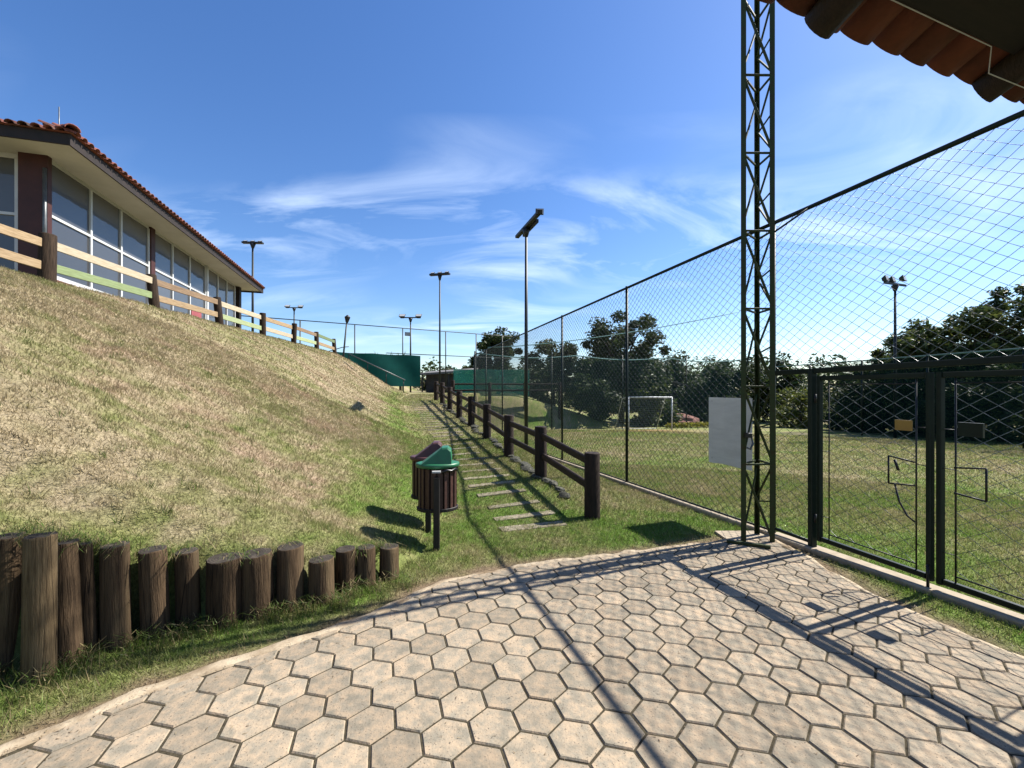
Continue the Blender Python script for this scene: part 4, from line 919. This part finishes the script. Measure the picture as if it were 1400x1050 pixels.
for k, (x, y, top, wd) in enumerate([(23.0, 23.8, 5.7, 5.0), (25.4, 22.4, 7.7, 6.2), (27.6, 21.3, 8.6, 6.6), (26.0, 26.0, 6.6, 6.4)]):
    tree(x, y, top, wd, ['leafy tree just right of the triple floodlight pole', 'broad tree with a sunlit top above the right gate leaf', 'tallest tree at the right edge behind the mesh', 'tree half hidden behind the leafy ones on the right'][k], DK + MD + [(.16, .18, .04), (.13, .15, .035)], 30 + k, 16000, .12, .0, group='trees beyond the right side of the pitch', nclump=80, rmin=.105)
for k, (x, y, top, wd) in enumerate([(21.4, 24.6, 2.6, 3.4), (21.9, 21.6, 2.9, 3.8), (22.2, 18.6, 3.0, 4.0)]):
    tree(x, y, top, wd, ['dark hedge shrub behind the net, left of the ochre plate on the gate', 'dark hedge shrub behind the net, right of the triple floodlight pole', 'dark hedge shrub at the right edge behind the far side net'][k], DK, 40 + k, 8000, .11, .0, cat='shrub', name='shrub', group='dark hedge shrubs behind the far side net', nclump=30, rmin=.2)
# yellow ground plants by the goal
V, T, cc = leaves([(10.9 + .22 * i, 28.6 + .06 * i, -.78) for i in range(16)], [.24] * 16, 2200, .06, [(.42, .40, .05), (.30, .34, .05), (.5, .42, .06)], 61, .8)
o = npmesh('flower_bed', V, T, LEAF, cols=cc); tag(o, 'low strip of yellow green plants right of the goal', 'plants', kind='stuff')
# spiky plants above the windscreen
for k, (x, y) in enumerate([(-12.1, 33.5), (-11.0, 33.8), (-10.0, 33.5), (-9.2, 33.9)]):
    g = np.random.default_rng(70 + k); vs, fs = [], []; zc = 3.6 + .15 * (k % 2)
    for i in range(46):
        a = g.uniform(0, 6.28); e2_ = g.uniform(.1, 1.35); ln = g.uniform(.8, 1.5); d = Vector((math.cos(a) * math.cos(e2_), math.sin(a) * math.cos(e2_), math.sin(e2_))); sdv = Vector((-d.y, d.x, 0)).normalized() * .05
        p0 = Vector((x, y, zc)); p1 = p0 + d * ln * .55; p2 = p0 + d * ln + Vector((0, 0, -.25 * ln * math.cos(e2_))); n_ = len(vs)
        vs += [p0 - sdv * .5, p0 + sdv * .5, p1 - sdv, p1 + sdv, p2]; fs += [(n_, n_ + 1, n_ + 3, n_ + 2), (n_ + 2, n_ + 3, n_ + 4)]
    rt = thing('palm_plant', ['spiky palm tuft over the left end of the windscreen', 'second spiky palm tuft from the left above the windscreen', 'third spiky palm tuft from the left above the windscreen', 'rightmost spiky palm tuft above the windscreen'][k], 'palm', (x, y, 1.5), 'palm tufts above the windscreen')
    me = meshdata('fronds', vs, fs, LEAF); at = me.attributes.new('col', 'FLOAT_COLOR', 'POINT'); at.data.foreach_set('color', np.tile([.07, .10, .035, 1], len(vs)).astype(np.float32)); put('fronds', me, rt)
    tube('stem', [(x, y, 1.2), (x, y, zc + .1)], [.12, .08], BARK, rt, 7)
# far wood closing the horizon
g = np.random.default_rng(90); cs, rs = [], []
for i in range(150):
    a = g.uniform(-.35, 1.05); dd = g.uniform(60, 95); x = math.sin(a) * dd; y = math.cos(a) * dd; top = g.uniform(3.2, 6.0) * dd / 75
    for z in np.arange(-1.5, top, 1.9): cs.append((x + g.normal() * 1.2, y + g.normal() * 1.2, z)); rs.append(g.uniform(1.6, 2.6))
V, T, cc = leaves(cs, rs, 46000, .36, DK + MD, 91); o = npmesh('far_woodland', V, T, LEAF, cols=cc); tag(o, 'distant woodland beyond the pitch', 'woodland', kind='stuff')

# ------------------------------------------------------------------ grass blades
def blades(n, rmin, rmax, power, seed, hmul=1.):
    g = np.random.default_rng(seed); u = g.random(n)
    q = 2 - power; r = (rmin ** q + u * (rmax ** q - rmin ** q)) ** (1 / q); a = g.uniform(R(-62), R(58), n)
    x = r * np.sin(a); y = r * np.cos(a); sd_ = pave_sd(x, y)
    keep = (sd_ > .085 + .03 * g.random(n)) & (y > 1.0) & (g.random(n) < np.clip((sd_ - .10) / .28, .12, 1))
    dd = (x - base0.x) * d2.x + (y - base0.y) * d2.y; ac = (x - base0.x) * n2.x + (y - base0.y) * n2.y
    keep &= ~((dd > -.3) & (dd < 15.6) & (np.abs(ac) < .5) & (g.random(n) < .2))
    keep &= (y < 26.5 + .284 * x) | (x < -2)
    keep &= ~((x > 2.68) & (x < 3.34) & (y > 4.9) & (y < 5.5)); keep &= ~(np.abs(x - chain_x(y)) < .07)
    keep &= (x > crest_x(y) - .9)
    x, y, r = x[keep], y[keep], r[keep]; n = len(x); z = H(x, y); col = grass_col(x, y) * g.uniform(.72, 1.4, (n, 1)) * np.array([1, 1, .92])
    straw = g.random(n) < .10; col[straw] = ALB * np.array([.42, .34, .18]) * g.uniform(.6, 1.2, (straw.sum(), 1))
    h = (.030 + .024 * g.random(n)) * hmul * (1 + .55 * (fbm(x * 4, y * 4, 3) - .5)) * (1 + .02 * r)
    wd = .0032 * np.maximum(1, r / 4.4) * g.uniform(.7, 1.3, n)
    th = g.uniform(0, 6.283, n); ln = g.normal(0, .55, (n, 2))
    ox, oy = np.cos(th) * wd, np.sin(th) * wd
    V = np.empty((n, 3, 3)); V[:, 0] = np.stack([x - ox, y - oy, z - .008], 1); V[:, 1] = np.stack([x + ox, y + oy, z - .008], 1)
    V[:, 2] = np.stack([x + ln[:, 0] * h, y + ln[:, 1] * h, z + h * g.uniform(.55, 1.05, n)], 1)
    return V.reshape(-1, 3), np.repeat(col, 3, 0)
Va, Ca = blades(480000, 2.0, 12, 1.3, 101); Vb, Cb = blades(330000, 8, 27, 1.3, 102)
# taller unmown tufts among the logs
g = np.random.default_rng(103); tv_, tc_ = [], []
for (x, y, zt, r_) in LOGS:
    for side in range(9):
        a = g.uniform(0, 6.28); fr = g.random(); cx_, cy_ = x + math.cos(a) * (r_ + .04) + .05, y + math.sin(a) * (r_ + .04) - .06
        front = g.random() < .6
        bx, by_ = (x + .12 + g.normal() * .07, y - .13 + g.normal() * .05) if front else (x - .09 + g.normal() * .06, y + .11 + g.normal() * .05)
        zb = SL * by_ - .03 if front else zt - .06
        for k in range(30):
            h = g.uniform(.05, .17); px, py = bx + g.normal() * .035, by_ + g.normal() * .035; wd = .0028; th = g.uniform(0, 6.28); ox, oy = math.cos(th) * wd, math.sin(th) * wd; lx, ly = g.normal(0, .35, 2) * h + (0 if front else 1) * np.array([.06, -.08])
            mz = zb + h * .65; c = np.array([.10, .15, .03]) * g.uniform(.6, 1.5) if g.random() < .65 else np.array([.36, .29, .14]) * g.uniform(.6, 1.2)
            p = [(px - ox, py - oy, zb - .01), (px + ox, py + oy, zb - .01), (px + lx * .45, py + ly * .45, mz)]
            tip = (px + lx * 1.3, py + ly * 1.3, zb + h * (.85 if front else .45))
            tv_ += p + [(px + lx * .45 - ox, py + ly * .45 - oy, mz - .004), (px + lx * .45 + ox, py + ly * .45 + oy, mz - .004), tip]; tc_ += [c] * 6
for k in range(420):
    a = g.uniform(R(-58), R(6)); rr_ = g.uniform(3.4, 13) ; bx, by_ = rr_ * math.sin(a), rr_ * math.cos(a)
    if float(pave_sd(bx, by_)) < .25 or bx > wood_x(by_) - .3: continue
    zb = hz(bx, by_); gn_ = g.random() < .6
    for q in range(14):
        h = g.uniform(.035, .10); px, py = bx + g.normal() * .035, by_ + g.normal() * .035; wd = .0035; th = g.uniform(0, 6.28); ox, oy = math.cos(th) * wd, math.sin(th) * wd; lx, ly = g.normal(0, .5, 2) * h
        c = (np.array([.12, .19, .03]) if gn_ else np.array([.40, .32, .17])) * g.uniform(.6, 1.3)
        tv_ += [(px - ox, py - oy, zb - .01), (px + ox, py + oy, zb - .01), (px + lx, py + ly, zb + h)]; tc_ += [c] * 3
# dry clippings strewn along the edge of the paving and caught in its joints
g = np.random.default_rng(104); n = 52000; x = g.uniform(-3, 3.8, n); y = g.uniform(1.5, 5.6, n); sdl = pave_sd(x, y)
dens = np.where(sdl > 0, np.exp(-((sdl - .13) / .10) ** 2), .5 * np.exp(sdl / .10) + .018); kp = g.random(n) < dens * np.where(sdl > 0, .5 + .9 * fbm(x * 3, y * 3, 3), 1); x, y, sdl = x[kp], y[kp], sdl[kp]; n = len(x)
z = np.where(sdl > .05, H(x, y) + .012 + .014 * g.random(n), SL * y + .003); th = g.uniform(0, 6.28, n); ln = g.uniform(.008, .03, n); wd = g.uniform(.0012, .003, n)
Vl = np.empty((n, 3, 3)); Vl[:, 0] = np.stack([x - np.sin(th) * wd, y + np.cos(th) * wd, z], 1); Vl[:, 1] = np.stack([x + np.sin(th) * wd, y - np.cos(th) * wd, z], 1); Vl[:, 2] = np.stack([x + np.cos(th) * ln, y + np.sin(th) * ln, z + np.where(sdl > .05, g.uniform(-.004, .01, n), .0015)], 1)
cl2 = np.array([[.34, .25, .15], [.22, .15, .09], [.45, .36, .22]])[g.integers(0, 3, n)] * g.uniform(.5, 1.2, (n, 1)) * ALB
o = npmesh('dry_litter', Vl.reshape(-1, 3), np.arange(n * 3).reshape(-1, 3), PLANTG, cols=np.repeat(cl2, 3, 0)); tag(o, 'dry brown clippings strewn along the edge of the paving', 'litter', kind='stuff')
Vt, Ct = np.array(tv_), np.array(tc_) * ALB
allV = np.concatenate([Va, Vb, Vt]); allC = np.concatenate([Ca, Cb, Ct])
o = npmesh('grass', allV, np.arange(len(allV)).reshape(-1, 3), PLANTG, cols=allC); tag(o, 'short mown partly dried grass on the slope and around the paving', 'grass', kind='stuff')
